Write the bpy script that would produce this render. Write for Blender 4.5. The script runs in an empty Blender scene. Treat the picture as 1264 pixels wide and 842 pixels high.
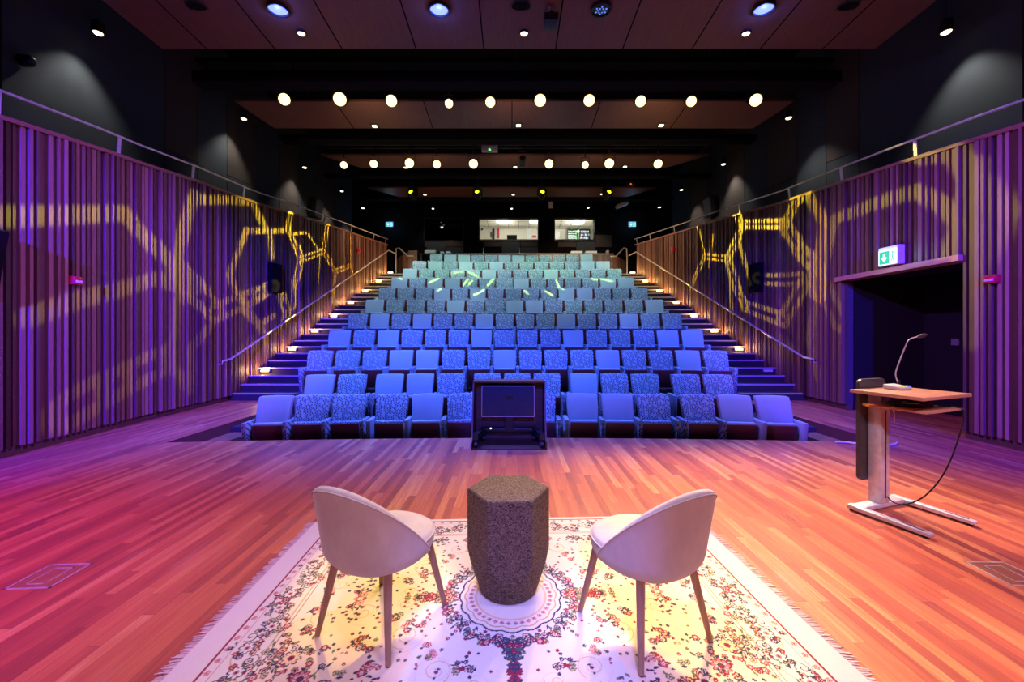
import bpy, bmesh, math, random
import numpy as np
from mathutils import Vector, Matrix

random.seed(11)
F = 491.0            # focal length in pixels of the 1264 x 842 frame
HC = 1.55            # eye height above the stage
CX, CY = 632.0, 413.5
scene = bpy.context.scene
COL = scene.collection
PI = math.pi


def W(x, y, d):
    return Vector(((x - CX) * d / F, d, HC - (y - CY) * d / F))


def lerp_table(t, x):
    if x <= t[0][0]:
        a, b = t[0], t[1]
    elif x >= t[-1][0]:
        a, b = t[-2], t[-1]
    else:
        for a, b in zip(t, t[1:]):
            if a[0] <= x <= b[0]:
                break
    return a[1] + (b[1] - a[1]) * (x - a[0]) / (b[0] - a[0])


# ------------------------------------------------------------------ mesh building
class MB:
    def __init__(self):
        self.v, self.f, self.m, self.t = [], [], [], []
        self.tone = 0.5

    def add(self, verts, faces, mat=0):
        o = len(self.v)
        self.v += [tuple(p) for p in verts]
        self.t += [self.tone] * len(verts)
        for f in faces:
            self.f.append(tuple(i + o for i in f))
            self.m.append(mat)

    def box(self, x0, x1, y0, y1, z0, z1, mat=0, M=None):
        vs = [Vector((x, y, z)) for z in (z0, z1) for y in (y0, y1) for x in (x0, x1)]
        if M is not None:
            vs = [M @ p for p in vs]
        self.add(vs, [(0, 2, 3, 1), (4, 5, 7, 6), (0, 1, 5, 4), (2, 6, 7, 3), (0, 4, 6, 2), (1, 3, 7, 5)], mat)

    def hexa(self, bottom, top, mat=0):
        """prism between two equal-length loops (counter-clockwise from above)"""
        n = len(bottom)
        self.add(list(bottom) + list(top),
                 [tuple(range(n))[::-1], tuple(range(n, 2 * n))] +
                 [(i, (i + 1) % n, n + (i + 1) % n, n + i) for i in range(n)], mat)

    def rbox(self, x0, x1, y0, y1, z0, z1, r=0.01, seg=2, mat=0, M=None, fn=None, sub=0):
        bm = bmesh.new()
        bmesh.ops.create_cube(bm, size=1.0)
        for v in bm.verts:
            v.co = Vector(((x0 + x1) / 2 + v.co.x * (x1 - x0), (y0 + y1) / 2 + v.co.y * (y1 - y0), (z0 + z1) / 2 + v.co.z * (z1 - z0)))
        if sub:
            bmesh.ops.subdivide_edges(bm, edges=bm.edges[:], cuts=sub, use_grid_fill=True)
            es = [e for e in bm.edges if len(e.link_faces) == 2 and e.link_faces[0].normal.dot(e.link_faces[1].normal) < 0.5]
        else:
            es = bm.edges[:]
        bm.normal_update()
        if sub:
            es = [e for e in bm.edges if len(e.link_faces) == 2 and e.link_faces[0].normal.dot(e.link_faces[1].normal) < 0.5]
        bmesh.ops.bevel(bm, geom=es, offset=r, segments=seg, profile=0.5, affect='EDGES')
        if fn:
            for v in bm.verts:
                v.co = fn(v.co.copy())
        if M is not None:
            for v in bm.verts:
                v.co = M @ v.co
        bm.verts.index_update()
        self.add([v.co.copy() for v in bm.verts], [[v.index for v in f.verts] for f in bm.faces], mat)
        bm.free()

    def cyl(self, p0, p1, r0, r1=None, n=16, mat=0, caps=True):
        r1 = r0 if r1 is None else r1
        p0, p1 = Vector(p0), Vector(p1)
        ax = (p1 - p0).normalized()
        a = ax.orthogonal().normalized()
        b = ax.cross(a)
        vs = []
        for p, r in ((p0, r0), (p1, r1)):
            for i in range(n):
                t = 2 * PI * i / n
                vs.append(p + (a * math.cos(t) + b * math.sin(t)) * r)
        fs = [(i, (i + 1) % n, n + (i + 1) % n, n + i) for i in range(n)]
        if caps:
            fs += [tuple(range(n))[::-1], tuple(range(n, 2 * n))]
        self.add(vs, fs, mat)

    def tube(self, pts, r, n=10, mat=0):
        pts = [Vector(p) for p in pts]
        rs = r if isinstance(r, (list, tuple)) else [r] * len(pts)
        tang = []
        for i in range(len(pts)):
            tang.append((pts[min(i + 1, len(pts) - 1)] - pts[max(i - 1, 0)]).normalized())
        a = tang[0].orthogonal().normalized()
        vs = []
        for p, t, rr in zip(pts, tang, rs):
            a = (a - t * a.dot(t)).normalized()
            b = t.cross(a)
            for i in range(n):
                q = 2 * PI * i / n
                vs.append(p + (a * math.cos(q) + b * math.sin(q)) * rr)
        k = len(pts)
        fs = [(j * n + i, j * n + (i + 1) % n, (j + 1) * n + (i + 1) % n, (j + 1) * n + i) for j in range(k - 1) for i in range(n)]
        fs += [tuple(range(n))[::-1], tuple(range((k - 1) * n, k * n))]
        self.add(vs, fs, mat)

    def lathe(self, prof, n=24, M=None, mat=0):
        """prof: list of (r, z); closed with end caps"""
        vs, fs = [], []
        for r, z in prof:
            for i in range(n):
                t = 2 * PI * i / n
                p = Vector((r * math.cos(t), r * math.sin(t), z))
                vs.append(M @ p if M is not None else p)
        k = len(prof)
        fs = [(j * n + i, j * n + (i + 1) % n, (j + 1) * n + (i + 1) % n, (j + 1) * n + i) for j in range(k - 1) for i in range(n)]
        fs += [tuple(range(n))[::-1], tuple(range((k - 1) * n, k * n))]
        self.add(vs, fs, mat)

    def sphere(self, c, r, n=16, m=10, mat=0, sq=1.0):
        c = Vector(c)
        prof = [(max(1e-4, r * math.sin(PI * j / m)), -r * sq * math.cos(PI * j / m)) for j in range(m + 1)]
        self.lathe(prof, n, Matrix.Translation(c), mat)

    def build(self, name, mats, parent=None, smooth=35, mods=()):
        me = bpy.data.meshes.new(name)
        me.from_pydata(self.v, [], self.f)
        if not isinstance(mats, (list, tuple)):
            mats = [mats]
        for m in mats:
            me.materials.append(m)
        me.polygons.foreach_set('material_index', self.m)
        at = me.attributes.new('tone', 'FLOAT', 'POINT')
        at.data.foreach_set('value', self.t)
        bm = bmesh.new()
        bm.from_mesh(me)
        bmesh.ops.recalc_face_normals(bm, faces=bm.faces)
        bm.to_mesh(me)
        bm.free()
        if smooth:
            me.polygons.foreach_set('use_smooth', [True] * len(me.polygons))
            me.set_sharp_from_angle(angle=math.radians(smooth))
        me.update()
        o = bpy.data.objects.new(name, me)
        COL.objects.link(o)
        if parent is not None:
            o.parent = parent
        return o


def tag(o, label, cat, group=None, kind=None):
    o['label'] = label
    o['category'] = cat
    if group:
        o['group'] = group
    if kind:
        o['kind'] = kind
    return o


def thing(name, label, cat, loc=(0, 0, 0), rot=0.0, group=None):
    o = bpy.data.objects.new(name, None)
    o.empty_display_size = 0.1
    COL.objects.link(o)
    o.location = loc
    if isinstance(rot, (int, float)):
        o.rotation_euler = (0, 0, rot)
    else:
        o.rotation_euler = rot
    return tag(o, label, cat, group)


def struct(o):
    o['kind'] = 'structure'
    return o


def copy_tree(o, parent=None):
    c = o.copy()
    COL.objects.link(c)
    c.parent = parent
    for ch in [x for x in bpy.data.objects if x.parent == o]:
        copy_tree(ch, c)
    return c


def ordinal(n):
    return ['zeroth', 'first', 'second', 'third', 'fourth', 'fifth', 'sixth', 'seventh', 'eighth', 'ninth', 'tenth', 'eleventh',
            'twelfth', 'thirteenth', 'fourteenth', 'fifteenth', 'sixteenth', 'seventeenth', 'eighteenth', 'nineteenth', 'twentieth'][n]


# ------------------------------------------------------------------ materials
def nmat(name):
    m = bpy.data.materials.new(name)
    m.use_nodes = True
    nt = m.node_tree
    b = nt.nodes['Principled BSDF']
    return m, nt, b


def setp(b, **k):
    names = {'col': 'Base Color', 'rough': 'Roughness', 'metal': 'Metallic', 'spec': 'Specular IOR Level', 'ecol': 'Emission Color',
             'emit': 'Emission Strength', 'sheen': 'Sheen Weight', 'coat': 'Coat Weight'}
    for a, v in k.items():
        if a in ('col', 'ecol'):
            v = (v[0], v[1], v[2], 1)
        b.inputs[names[a]].default_value = v


class NT:
    """tiny node helper"""
    def __init__(self, nt):
        self.nt = nt

    def n(self, typ, **k):
        nd = self.nt.nodes.new(typ)
        for a, v in k.items():
            setattr(nd, a, v)
        return nd

    def link(self, a, b):
        self.nt.links.new(a, b)

    def put(self, sock, v):
        if hasattr(v, 'is_output'):
            self.link(v, sock)
        elif v is not None:
            sock.default_value = v

    def math(self, op, a, b=None, c=None, clamp=False):
        nd = self.n('ShaderNodeMath', operation=op, use_clamp=clamp)
        self.put(nd.inputs[0], a)
        if b is not None:
            self.put(nd.inputs[1], b)
        if c is not None:
            self.put(nd.inputs[2], c)
        return nd.outputs[0]

    def ramp(self, fac, stops, interp='LINEAR'):
        nd = self.n('ShaderNodeValToRGB')
        nd.color_ramp.interpolation = interp
        el = nd.color_ramp.elements
        while len(el) < len(stops):
            el.new(0.5)
        for e, (p, c) in zip(el, stops):
            e.position = p
            e.color = (c[0], c[1], c[2], 1)
        self.put(nd.inputs[0], fac)
        return nd.outputs[0]

    def mix(self, fac, a, b, blend='MIX'):
        nd = self.n('ShaderNodeMix', data_type='RGBA', blend_type=blend)
        self.put(nd.inputs['Factor'], fac)
        for s, v in ((nd.inputs[6], a), (nd.inputs[7], b)):
            if isinstance(v, tuple):
                v = (v[0], v[1], v[2], 1)
            self.put(s, v)
        return nd.outputs[2]

    def noise(self, vec, scale, detail=3, rough=0.5):
        nd = self.n('ShaderNodeTexNoise')
        self.put(nd.inputs['Vector'], vec)
        nd.inputs['Scale'].default_value = scale
        nd.inputs['Detail'].default_value = detail
        nd.inputs['Roughness'].default_value = rough
        return nd.outputs['Fac']

    def mapping(self, vec, scale):
        nd = self.n('ShaderNodeMapping')
        self.put(nd.inputs['Vector'], vec)
        nd.inputs['Scale'].default_value = scale
        return nd.outputs[0]

    def bump(self, h, strength=0.3, dist=0.01):
        nd = self.n('ShaderNodeBump')
        self.put(nd.inputs['Height'], h)
        nd.inputs['Strength'].default_value = strength
        nd.inputs['Distance'].default_value = dist
        return nd.outputs[0]


def simple(name, col, rough=0.5, metal=0.0, var=0.12, scale=25.0, bump=0.0, **k):
    m, nt, b = nmat(name)
    N = NT(nt)
    tc = N.n('ShaderNodeTexCoord')
    f = N.noise(tc.outputs['Object'], scale, 3)
    c = N.ramp(f, [(0.3, tuple(x * (1 - var) for x in col)), (0.7, tuple(min(1, x * (1 + var)) for x in col))])
    N.link(c, b.inputs['Base Color'])
    setp(b, rough=rough, metal=metal, **k)
    if bump:
        N.link(N.bump(f, bump, 0.004), b.inputs['Normal'])
    return m


def emitter(name, col, strength, base=(0.02, 0.02, 0.02)):
    m, nt, b = nmat(name)
    setp(b, col=base, rough=0.4, ecol=col, emit=strength)
    return m


def wood_material(name, dark, mid, light, rough=0.45, axis=2, use_tone=True, grain=1.0):
    m, nt, b = nmat(name)
    N = NT(nt)
    tc = N.n('ShaderNodeTexCoord')
    sc = [16, 16, 16]
    sc[axis] = 0.9
    g = N.noise(N.mapping(tc.outputs['Object'], sc), 3.0 * grain, 5, 0.6)
    if use_tone:
        at = N.n('ShaderNodeAttribute', attribute_name='tone')
        fac = N.math('ADD', N.math('MULTIPLY', at.outputs['Fac'], 0.72), N.math('MULTIPLY', g, 0.28))
    else:
        fac = g
    c = N.ramp(fac, [(0.15, dark), (0.5, mid), (0.85, light)])
    N.link(c, b.inputs['Base Color'])
    setp(b, rough=rough)
    N.link(N.bump(g, 0.12, 0.003), b.inputs['Normal'])
    return m


def floor_material():
    m, nt, b = nmat('jatoba_strip_floor')
    N = NT(nt)
    tc = N.n('ShaderNodeTexCoord')
    sep = N.n('ShaderNodeSeparateXYZ')
    N.link(tc.outputs['Object'], sep.inputs[0])
    X, Y = sep.outputs[0], sep.outputs[1]
    w, L = 0.066, 1.05
    px = N.math('DIVIDE', X, w)
    ix = N.math('FLOOR', px)
    wn = N.n('ShaderNodeTexWhiteNoise', noise_dimensions='1D')
    N.link(ix, wn.inputs['W'])
    py = N.math('ADD', N.math('DIVIDE', Y, L), N.math('MULTIPLY', wn.outputs['Value'], 7.3))
    iy = N.math('FLOOR', py)
    cmb = N.n('ShaderNodeCombineXYZ')
    N.link(ix, cmb.inputs[0])
    N.link(iy, cmb.inputs[1])
    wn2 = N.n('ShaderNodeTexWhiteNoise', noise_dimensions='2D')
    N.link(cmb.outputs[0], wn2.inputs['Vector'])
    add = N.n('ShaderNodeVectorMath', operation='ADD')
    N.link(tc.outputs['Object'], add.inputs[0])
    N.link(wn2.outputs['Color'], add.inputs[1])
    g = N.noise(N.mapping(add.outputs[0], (22, 1.1, 1)), 2.2, 6, 0.65)
    fac = N.math('ADD', N.math('MULTIPLY', wn2.outputs['Value'], 0.62), N.math('MULTIPLY', N.math('SUBTRACT', g, 0.22), 0.85))
    c = N.ramp(fac, [(0.08, (0.20, 0.045, 0.045)), (0.28, (0.36, 0.080, 0.060)), (0.55, (0.51, 0.130, 0.075)), (0.78, (0.61, 0.20, 0.09)), (0.98, (0.74, 0.35, 0.16))])
    # joints
    fx = N.math('FRACT', px)
    fy = N.math('FRACT', py)
    ex = N.math('MINIMUM', fx, N.math('SUBTRACT', 1.0, fx))
    ey = N.math('MINIMUM', fy, N.math('SUBTRACT', 1.0, fy))
    jx = N.math('LESS_THAN', ex, 0.012)
    jy = N.math('LESS_THAN', ey, 0.0014)
    j = N.math('MAXIMUM', jx, jy)
    c = N.mix(N.math('MULTIPLY', j, 0.55), c, (0.07, 0.02, 0.01))
    # scuffs, with pale patches also painted in for the floor's sheen
    s = N.noise(N.mapping(tc.outputs['Object'], (3, 0.8, 1)), 1.6, 8, 0.75)
    sf = N.ramp(s, [(0.56, (0, 0, 0)), (0.72, (1, 1, 1))])
    c = N.mix(N.math('MULTIPLY', sf, 0.26), c, (0.62, 0.42, 0.34))
    N.link(c, b.inputs['Base Color'])
    r = N.math('ADD', N.math('MULTIPLY', g, 0.2), 0.26)
    N.link(r, b.inputs['Roughness'])
    setp(b, spec=0.4)
    N.link(N.bump(N.math('SUBTRACT', g, N.math('MULTIPLY', j, 1.5)), 0.08, 0.003), b.inputs['Normal'])
    return m


def fabric_material(name, patterned):
    m, nt, b = nmat(name)
    N = NT(nt)
    tc = N.n('ShaderNodeTexCoord')
    oi = N.n('ShaderNodeObjectInfo')
    light = N.mix(oi.outputs['Random'], (0.29, 0.38, 0.47), (0.27, 0.40, 0.40))
    if patterned:
        sep = N.n('ShaderNodeSeparateXYZ')
        N.link(tc.outputs['Object'], sep.inputs[0])
        yz = N.math('ADD', sep.outputs[2], N.math('MULTIPLY', sep.outputs[1], 0.7))
        u = N.math('DIVIDE', sep.outputs[0], 0.026)
        iu = N.math('FLOOR', u)
        v = N.math('ADD', N.math('DIVIDE', yz, 0.046), N.math('MULTIPLY', iu, 0.5))
        iv = N.math('FLOOR', v)
        cmb = N.n('ShaderNodeCombineXYZ')
        N.link(iu, cmb.inputs[0])
        N.link(iv, cmb.inputs[1])
        wn = N.n('ShaderNodeTexWhiteNoise', noise_dimensions='2D')
        N.link(cmb.outputs[0], wn.inputs['Vector'])
        fu = N.math('ABSOLUTE', N.math('SUBTRACT', N.math('FRACT', u), 0.5))
        fv = N.math('ABSOLUTE', N.math('SUBTRACT', N.math('FRACT', v), 0.5))
        dash = N.math('MULTIPLY', N.math('LESS_THAN', fu, 0.36), N.math('LESS_THAN', fv, 0.36))
        on = N.math('MULTIPLY', dash, N.math('GREATER_THAN', wn.outputs['Value'], 0.3))
        dark = N.mix(oi.outputs['Random'], (0.035, 0.055, 0.10), (0.035, 0.075, 0.085))
        c = N.mix(N.math('MULTIPLY', on, 0.95), light, dark)
    else:
        f = N.noise(tc.outputs['Object'], 160, 2)
        c = N.mix(N.math('MULTIPLY', f, 0.3), light, (0.20, 0.28, 0.35))
    N.link(c, b.inputs['Base Color'])
    setp(b, rough=0.9, spec=0.15, sheen=0.25)
    
    return m


def cork_material():
    m, nt, b = nmat('dark_cork')
    N = NT(nt)
    tc = N.n('ShaderNodeTexCoord')
    vo = N.n('ShaderNodeTexVoronoi')
    N.link(tc.outputs['Object'], vo.inputs['Vector'])
    vo.inputs['Scale'].default_value = 190
    n2 = N.noise(tc.outputs['Object'], 120, 4, 0.7)
    s = N.n('ShaderNodeSeparateColor')
    N.link(vo.outputs['Color'], s.inputs[0])
    fac = N.math('ADD', N.math('MULTIPLY', s.outputs[0], 0.5), N.math('MULTIPLY', n2, 0.5))
    c = N.ramp(fac, [(0.24, (0.010, 0.008, 0.007)), (0.36, (0.085, 0.056, 0.046)), (0.6, (0.145, 0.096, 0.078)), (0.85, (0.27, 0.185, 0.15))])
    N.link(c, b.inputs['Base Color'])
    setp(b, rough=0.8, spec=0.3)
    N.link(N.bump(n2, 0.4, 0.004), b.inputs['Normal'])
    return m


def velvet_material():
    m, nt, b = nmat('cream_velvet')
    N = NT(nt)
    tc = N.n('ShaderNodeTexCoord')
    f = N.noise(N.mapping(tc.outputs['Object'], (2, 2, 1)), 3.5, 5, 0.6)
    c = N.ramp(f, [(0.3, (0.56, 0.49, 0.44)), (0.7, (0.70, 0.63, 0.57))])
    N.link(c, b.inputs['Base Color'])
    setp(b, rough=0.75, sheen=0.4, spec=0.2)
    N.link(N.bump(N.noise(tc.outputs['Object'], 300, 2), 0.12, 0.002), b.inputs['Normal'])
    return m


def glass_pane_material(name, tint, gl=0.08):
    m = bpy.data.materials.new(name)
    m.use_nodes = True
    nt = m.node_tree
    nt.nodes.remove(nt.nodes['Principled BSDF'])
    N = NT(nt)
    tr = N.n('ShaderNodeBsdfTransparent')
    tr.inputs[0].default_value = (*tint, 1)
    gs = N.n('ShaderNodeBsdfGlossy')
    gs.inputs['Roughness'].default_value = 0.02
    fr = N.n('ShaderNodeFresnel')
    mx = N.n('ShaderNodeMixShader')
    N.link(fr.outputs[0], mx.inputs[0])
    N.link(tr.outputs[0], mx.inputs[1])
    N.link(gs.outputs[0], mx.inputs[2])
    N.link(mx.outputs[0], nt.nodes['Material Output'].inputs['Surface'])
    return m


M = {}
M['floor'] = floor_material()
M['slat'] = wood_material('slat_wood', (0.05, 0.021, 0.016), (0.155, 0.070, 0.052), (0.34, 0.185, 0.135), 0.5)
M['slatback'] = simple('slat_recess_felt', (0.06, 0.045, 0.06), 0.9)
M['cap'] = wood_material('cap_wood', (0.16, 0.06, 0.04), (0.26, 0.11, 0.07), (0.36, 0.17, 0.11), 0.4, axis=1, use_tone=False)
M['plinth'] = simple('dark_plinth', (0.10, 0.062, 0.045), 0.55)
M['plaster_dark'] = simple('black_paint', (0.006, 0.006, 0.0075), 0.9, spec=0.1)
M['panel_blue'] = simple('slate_acoustic_felt', (0.042, 0.056, 0.066), 0.95, scale=120, bump=0.2)
M['panel_brown'] = simple('taupe_acoustic_felt', (0.062, 0.050, 0.042), 0.95, scale=120, bump=0.2)
M['ceil_wood'] = wood_material('ceiling_veneer', (0.11, 0.043, 0.03), (0.16, 0.068, 0.046), (0.21, 0.095, 0.065), 0.5, axis=1, use_tone=False)
M['plain'] = fabric_material('plain_seat_fabric', False)
M['pattern'] = fabric_material('dashed_seat_fabric', True)
M['seatwood'] = wood_material('maroon_seat_plywood', (0.07, 0.014, 0.016), (0.11, 0.024, 0.026), (0.15, 0.04, 0.04), 0.38, axis=0, use_tone=False)
M['black'] = simple('black_plastic', (0.012, 0.012, 0.014), 0.4)
M['blackmetal'] = simple('black_powder_coat', (0.015, 0.015, 0.017), 0.45, metal=0.3)
M['steel'] = simple('brushed_steel', (0.72, 0.70, 0.69), 0.4, metal=0.5)
M['alu'] = simple('silver_paint', (0.66, 0.64, 0.67), 0.38, metal=0.25)
M['velvet'] = velvet_material()
M['legwood'] = wood_material('beech_leg', (0.27, 0.14, 0.085), (0.38, 0.21, 0.13), (0.48, 0.28, 0.18), 0.42, use_tone=False)
M['cork'] = cork_material()
M['desk'] = wood_material('lectern_veneer', (0.38, 0.17, 0.10), (0.50, 0.24, 0.15), (0.60, 0.31, 0.20), 0.35, axis=0, use_tone=False)
M['gold'] = simple('yellow_wood_edge', (0.65, 0.36, 0.08), 0.4)
M['panelgrey'] = simple('charcoal_laminate', (0.05, 0.045, 0.055), 0.45)
M['carpet'] = simple('stair_carpet', (0.034, 0.023, 0.025), 0.95, scale=150, bump=0.2)
M['nosing'] = simple('pale_nosing', (0.42, 0.36, 0.34), 0.4)
M['stepwood'] = wood_material('step_wood', (0.22, 0.07, 0.04), (0.36, 0.13, 0.07), (0.48, 0.2, 0.11), 0.4, axis=1, use_tone=False)
M['red'] = simple('red_plastic', (0.55, 0.02, 0.035), 0.35)
M['white'] = simple('white_plastic', (0.75, 0.75, 0.76), 0.4)
M['boothwall'] = simple('booth_wall_paint', (0.72, 0.69, 0.60), 0.8, var=0.04)
M['screen'] = simple('monitor_glass', (0.012, 0.014, 0.05), 0.28)
M['boxwood'] = wood_material('monitor_box_wood', (0.06, 0.022, 0.016), (0.10, 0.04, 0.026), (0.15, 0.06, 0.04), 0.45, axis=0, use_tone=False)
M['lens_warm'] = emitter('warm_lamp_lens', (1.0, 0.74, 0.34), 2.6)
M['lens_white'] = emitter('downlight_lens', (1.0, 0.84, 0.6), 4)
M['lens_blue'] = emitter('blue_led_lens', (0.09, 0.12, 1.0), 5)
M['lens_yellow'] = emitter('yellow_beam_lens', (0.75, 0.95, 0.02), 2.2)
M['step_led'] = emitter('step_light_lens', (1.0, 0.60, 0.18), 5)
M['booth_led'] = emitter('ceiling_light_panel', (1.0, 0.97, 0.88), 5)
M['exit_white'] = emitter('exit_sign_white', (0.8, 0.97, 1.0), 1.6)
M['exit_green'] = emitter('exit_sign_green', (0.02, 0.75, 0.5), 0.9)
M['exit_cyan'] = emitter('exit_sign_cyan', (0.25, 0.75, 1.0), 1.3)
M['led_green'] = emitter('green_indicator', (0.1, 1.0, 0.2), 3)
M['led_red'] = emitter('red_indicator', (1.0, 0.08, 0.02), 2)
M['led_blue'] = emitter('blue_key_glow', (0.15, 0.3, 1.0), 1.0)
M['led_amber'] = emitter('amber_key_glow', (0.9, 0.75, 0.25), 0.8)
M['glass'] = glass_pane_material('booth_glass', (0.93, 0.95, 0.93))
M['glass_dark'] = glass_pane_material('dark_booth_glass', (0.5, 0.5, 0.55))
M['screen_white'] = emitter('lit_screen_white', (0.95, 0.97, 1.0), 1.1)
M['screen_blue'] = emitter('lit_screen_blue', (0.15, 0.3, 0.8), 0.8)

# ------------------------------------------------------------------ measured layout
XL = [(0, -5.95), (5.0, -6.37), (7.1, -6.59), (9.3, -6.66), (10.3, -6.70), (11.3, -6.55), (12.3, -6.39), (13.3, -6.25), (14.3, -6.09), (15.3, -5.94), (16.3, -5.76), (17.3, -5.58), (17.5, -5.54)]
XR = [(0, 6.7), (5.3, 6.78), (5.95, 6.78), (8.2, 6.88), (9.25, 6.95), (10.3, 6.95), (11.3, 6.75), (12.3, 6.55), (13.3, 6.38), (14.3, 6.20), (15.3, 5.97), (16.3, 5.76), (17.3, 5.54), (17.5, 5.48)]
ZTL = [(0, 3.4), (4.93, 4.24), (6.25, 4.465), (8.3, 4.76), (11.65, 5.11), (14.05, 5.30), (17.5, 5.52)]
ZTR = [(0, 3.5), (5.27, 4.32), (7.15, 4.58), (9.25, 4.85), (12.6, 5.17), (17.5, 5.52)]
STEP_D0, STEP_T, STEP_R = 9.4, 1.0 / 3, 0.174
NSTEP = 24


def stair_z(d):
    if d < STEP_D0:
        return 0.0
    return STEP_R * min(NSTEP, int((d - STEP_D0) / STEP_T + 1e-6) + 1)


# rows: (distance, floor height, [(pixel centre, patterned)])
def R(zoom, *items):
    s, ox = zoom
    return [(ox + c / s, p) for c, p in items]


rows_px = []
rows_px.append([(340, 0), (386.7, 1), (432, 1), (484.5, 1), (528.5, 0), (571.5, 1), (624, 1), (666.5, 1), (718.5, 0), (761.5, 0), (806, 1), (860.3, 1), (906.5, 0), (953.8, 0)])
rows_px.append([(395.4, 0), (435.2, 1), (481.4, 0), (519.2, 0), (557.1, 1), (601.5, 1), (638.5, 1), (675.3, 1), (720.3, 0), (758.2, 1), (796, 1), (845.8, 1), (885.8, 1)])
def spread(a, b, pat):
    n = len(pat)
    return [(a + (b - a) * i / (n - 1), int(c)) for i, c in enumerate(pat)]
rows_px.append(spread(395.8, 882.5, '1110011011101101'))
rows_px.append(spread(420.1, 853.7, '0101110111011100'))
rows_px.append(spread(442.6, 828.5, '1010110111011011'))
rows_px.append(spread(463.2, 807.2, '011101100111110'))
rows_px.append(spread(478.2, 788.8, '111010111100111'))
rows_px.append(spread(493.5, 772.0, '01001110111100'))
rows_px.append(spread(506.3, 758.1, '01111011101111'))
rows_px.append(spread(518.0, 744.0, '1010101111100'))
rows_px.append(spread(538.7, 723.7, '100110011110'))
row_d = [6.42, 7.5] + [8.6 + i for i in range(9)]
row_top_px = [487.5, 462.3, 432.8, 408.3, 388, 371, 356.5, 344, 333, 323.5, 314.8]
row_floor = []
for i, (d, y) in enumerate(zip(row_d, row_top_px)):
    row_floor.append(HC - (y - CY) * (d + 0.10) / F - 0.88)
CURV = 33.0

# ------------------------------------------------------------------ camera
cam = bpy.data.cameras.new('camera')
camo = bpy.data.objects.new('camera', cam)
COL.objects.link(camo)
camo.location = (0, 0, HC)
camo.rotation_euler = (PI / 2, 0, 0)
cam.sensor_width = 36
cam.lens = 36 * F / 1264
cam.shift_y = -(421 - CY) / 1264
cam.clip_start = 0.05
cam.clip_end = 100
scene.camera = camo
scene.view_settings.view_transform = 'Standard'
scene.view_settings.look = 'None'
scene.view_settings.exposure = 0.0
scene.view_settings.gamma = 1.0
scene.view_settings.use_curve_mapping = False

# ------------------------------------------------------------------ stage floor with the seating pit
def prism_outline(pts, z0, z1):
    bm = bmesh.new()
    lo = [bm.verts.new((x, y, z0)) for x, y in pts]
    hi = [bm.verts.new((x, y, z1)) for x, y in pts]
    bm.faces.new(hi)
    bm.faces.new(lo[::-1])
    n = len(pts)
    for i in range(n):
        bm.faces.new((lo[i], lo[(i + 1) % n], hi[(i + 1) % n], hi[i]))
    bmesh.ops.triangulate(bm, faces=[f for f in bm.faces if len(f.verts) > 4])
    bm.verts.index_update()
    mb = MB()
    mb.add([v.co.copy() for v in bm.verts], [[v.index for v in f.verts] for f in bm.faces])
    bm.free()
    return mb


PIT_L, PIT_R = -4.98, 5.38
edge = []
for i in range(21):
    x = PIT_R + (PIT_L - PIT_R) * i / 20
    edge.append((x, 5.98 - (x - 0.15) ** 2 / 105.0))
out = [(-7.9, -3.0), (8.6, -3.0), (8.6, 9.45), (PIT_R + 0.03, 9.45)] + edge + [(PIT_L - 0.02, 9.45), (-7.9, 9.45)]
fl = prism_outline(out, -0.9, 0.0)
fl.m = [0 if sum(fl.v[i][2] for i in f) > -1e-6 else 1 for f in fl.f]
struct(fl.build('floor', [M['floor'], simple('stage_riser', (0.10, 0.04, 0.03), 0.6)], smooth=0))

# terraces under the rows
mb = MB()
mb.box(PIT_L - 0.3, PIT_R + 0.3, 5.2, 7.35, -0.9, row_floor[0])
ext = []
for i, r in enumerate(rows_px):
    d = row_d[i]
    ext.append(((r[0][0] - CX) * d / F - 0.36, (r[-1][0] - CX) * d / F + 0.36))
for i in range(1, 11):
    y0 = row_d[i] - 0.45
    y1 = row_d[i] + 0.56
    x0, x1 = ext[i]
    if i == 1:
        x0, x1 = PIT_L - 0.01, PIT_R + 0.01
    mb.box(x0, x1, y0, y1 + 0.3, -0.9, row_floor[i])
struct(mb.build('floor_terraces', M['carpet'], smooth=0))

# stairs on both sides
def stairs(side):
    mb = MB()
    tab = XL if side < 0 else XR
    for k in range(NSTEP):
        y0 = STEP_D0 + k * STEP_T
        y1 = y0 + STEP_T
        z = STEP_R * (k + 1)
        ri = max(2, min(10, int(round((y0 + 0.15) - 8.6 + 2))))
        inner = ext[ri][0] + 0.12 if side < 0 else ext[ri][1] - 0.12
        xa, xb = lerp_table(tab, y0) + 0.06 * side, lerp_table(tab, y1) + 0.06 * side
        last = k == NSTEP - 1
        ye = 21.0 if last else y1 + 0.02
        lo = [(xa, y0, -0.9), (inner, y0, -0.9), (inner, ye, -0.9), (xb, ye, -0.9)]
        if side > 0:
            lo = [(inner, y0, -0.9), (xa, y0, -0.9), (xb, ye, -0.9), (inner, ye, -0.9)]
        mb.hexa([Vector(p) for p in lo], [Vector((p[0], p[1], z)) for p in lo], 0)
        a, b = min(xa, inner), max(xa, inner)
        mb.box(a, b, y0 - 0.012, y0 + 0.03, z - 0.03, z + 0.004, 1)
    return struct(mb.build('stairs_left' if side < 0 else 'stairs_right', [M['carpet'], M['nosing']], smooth=0))


stairs(-1)
stairs(1)
mb = MB()
mb.box(-6.3, 6.3, 17.45, 21.0, 3.0, STEP_R * NSTEP - 0.01)
struct(mb.build('floor_landing', M['carpet'], smooth=0))

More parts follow.
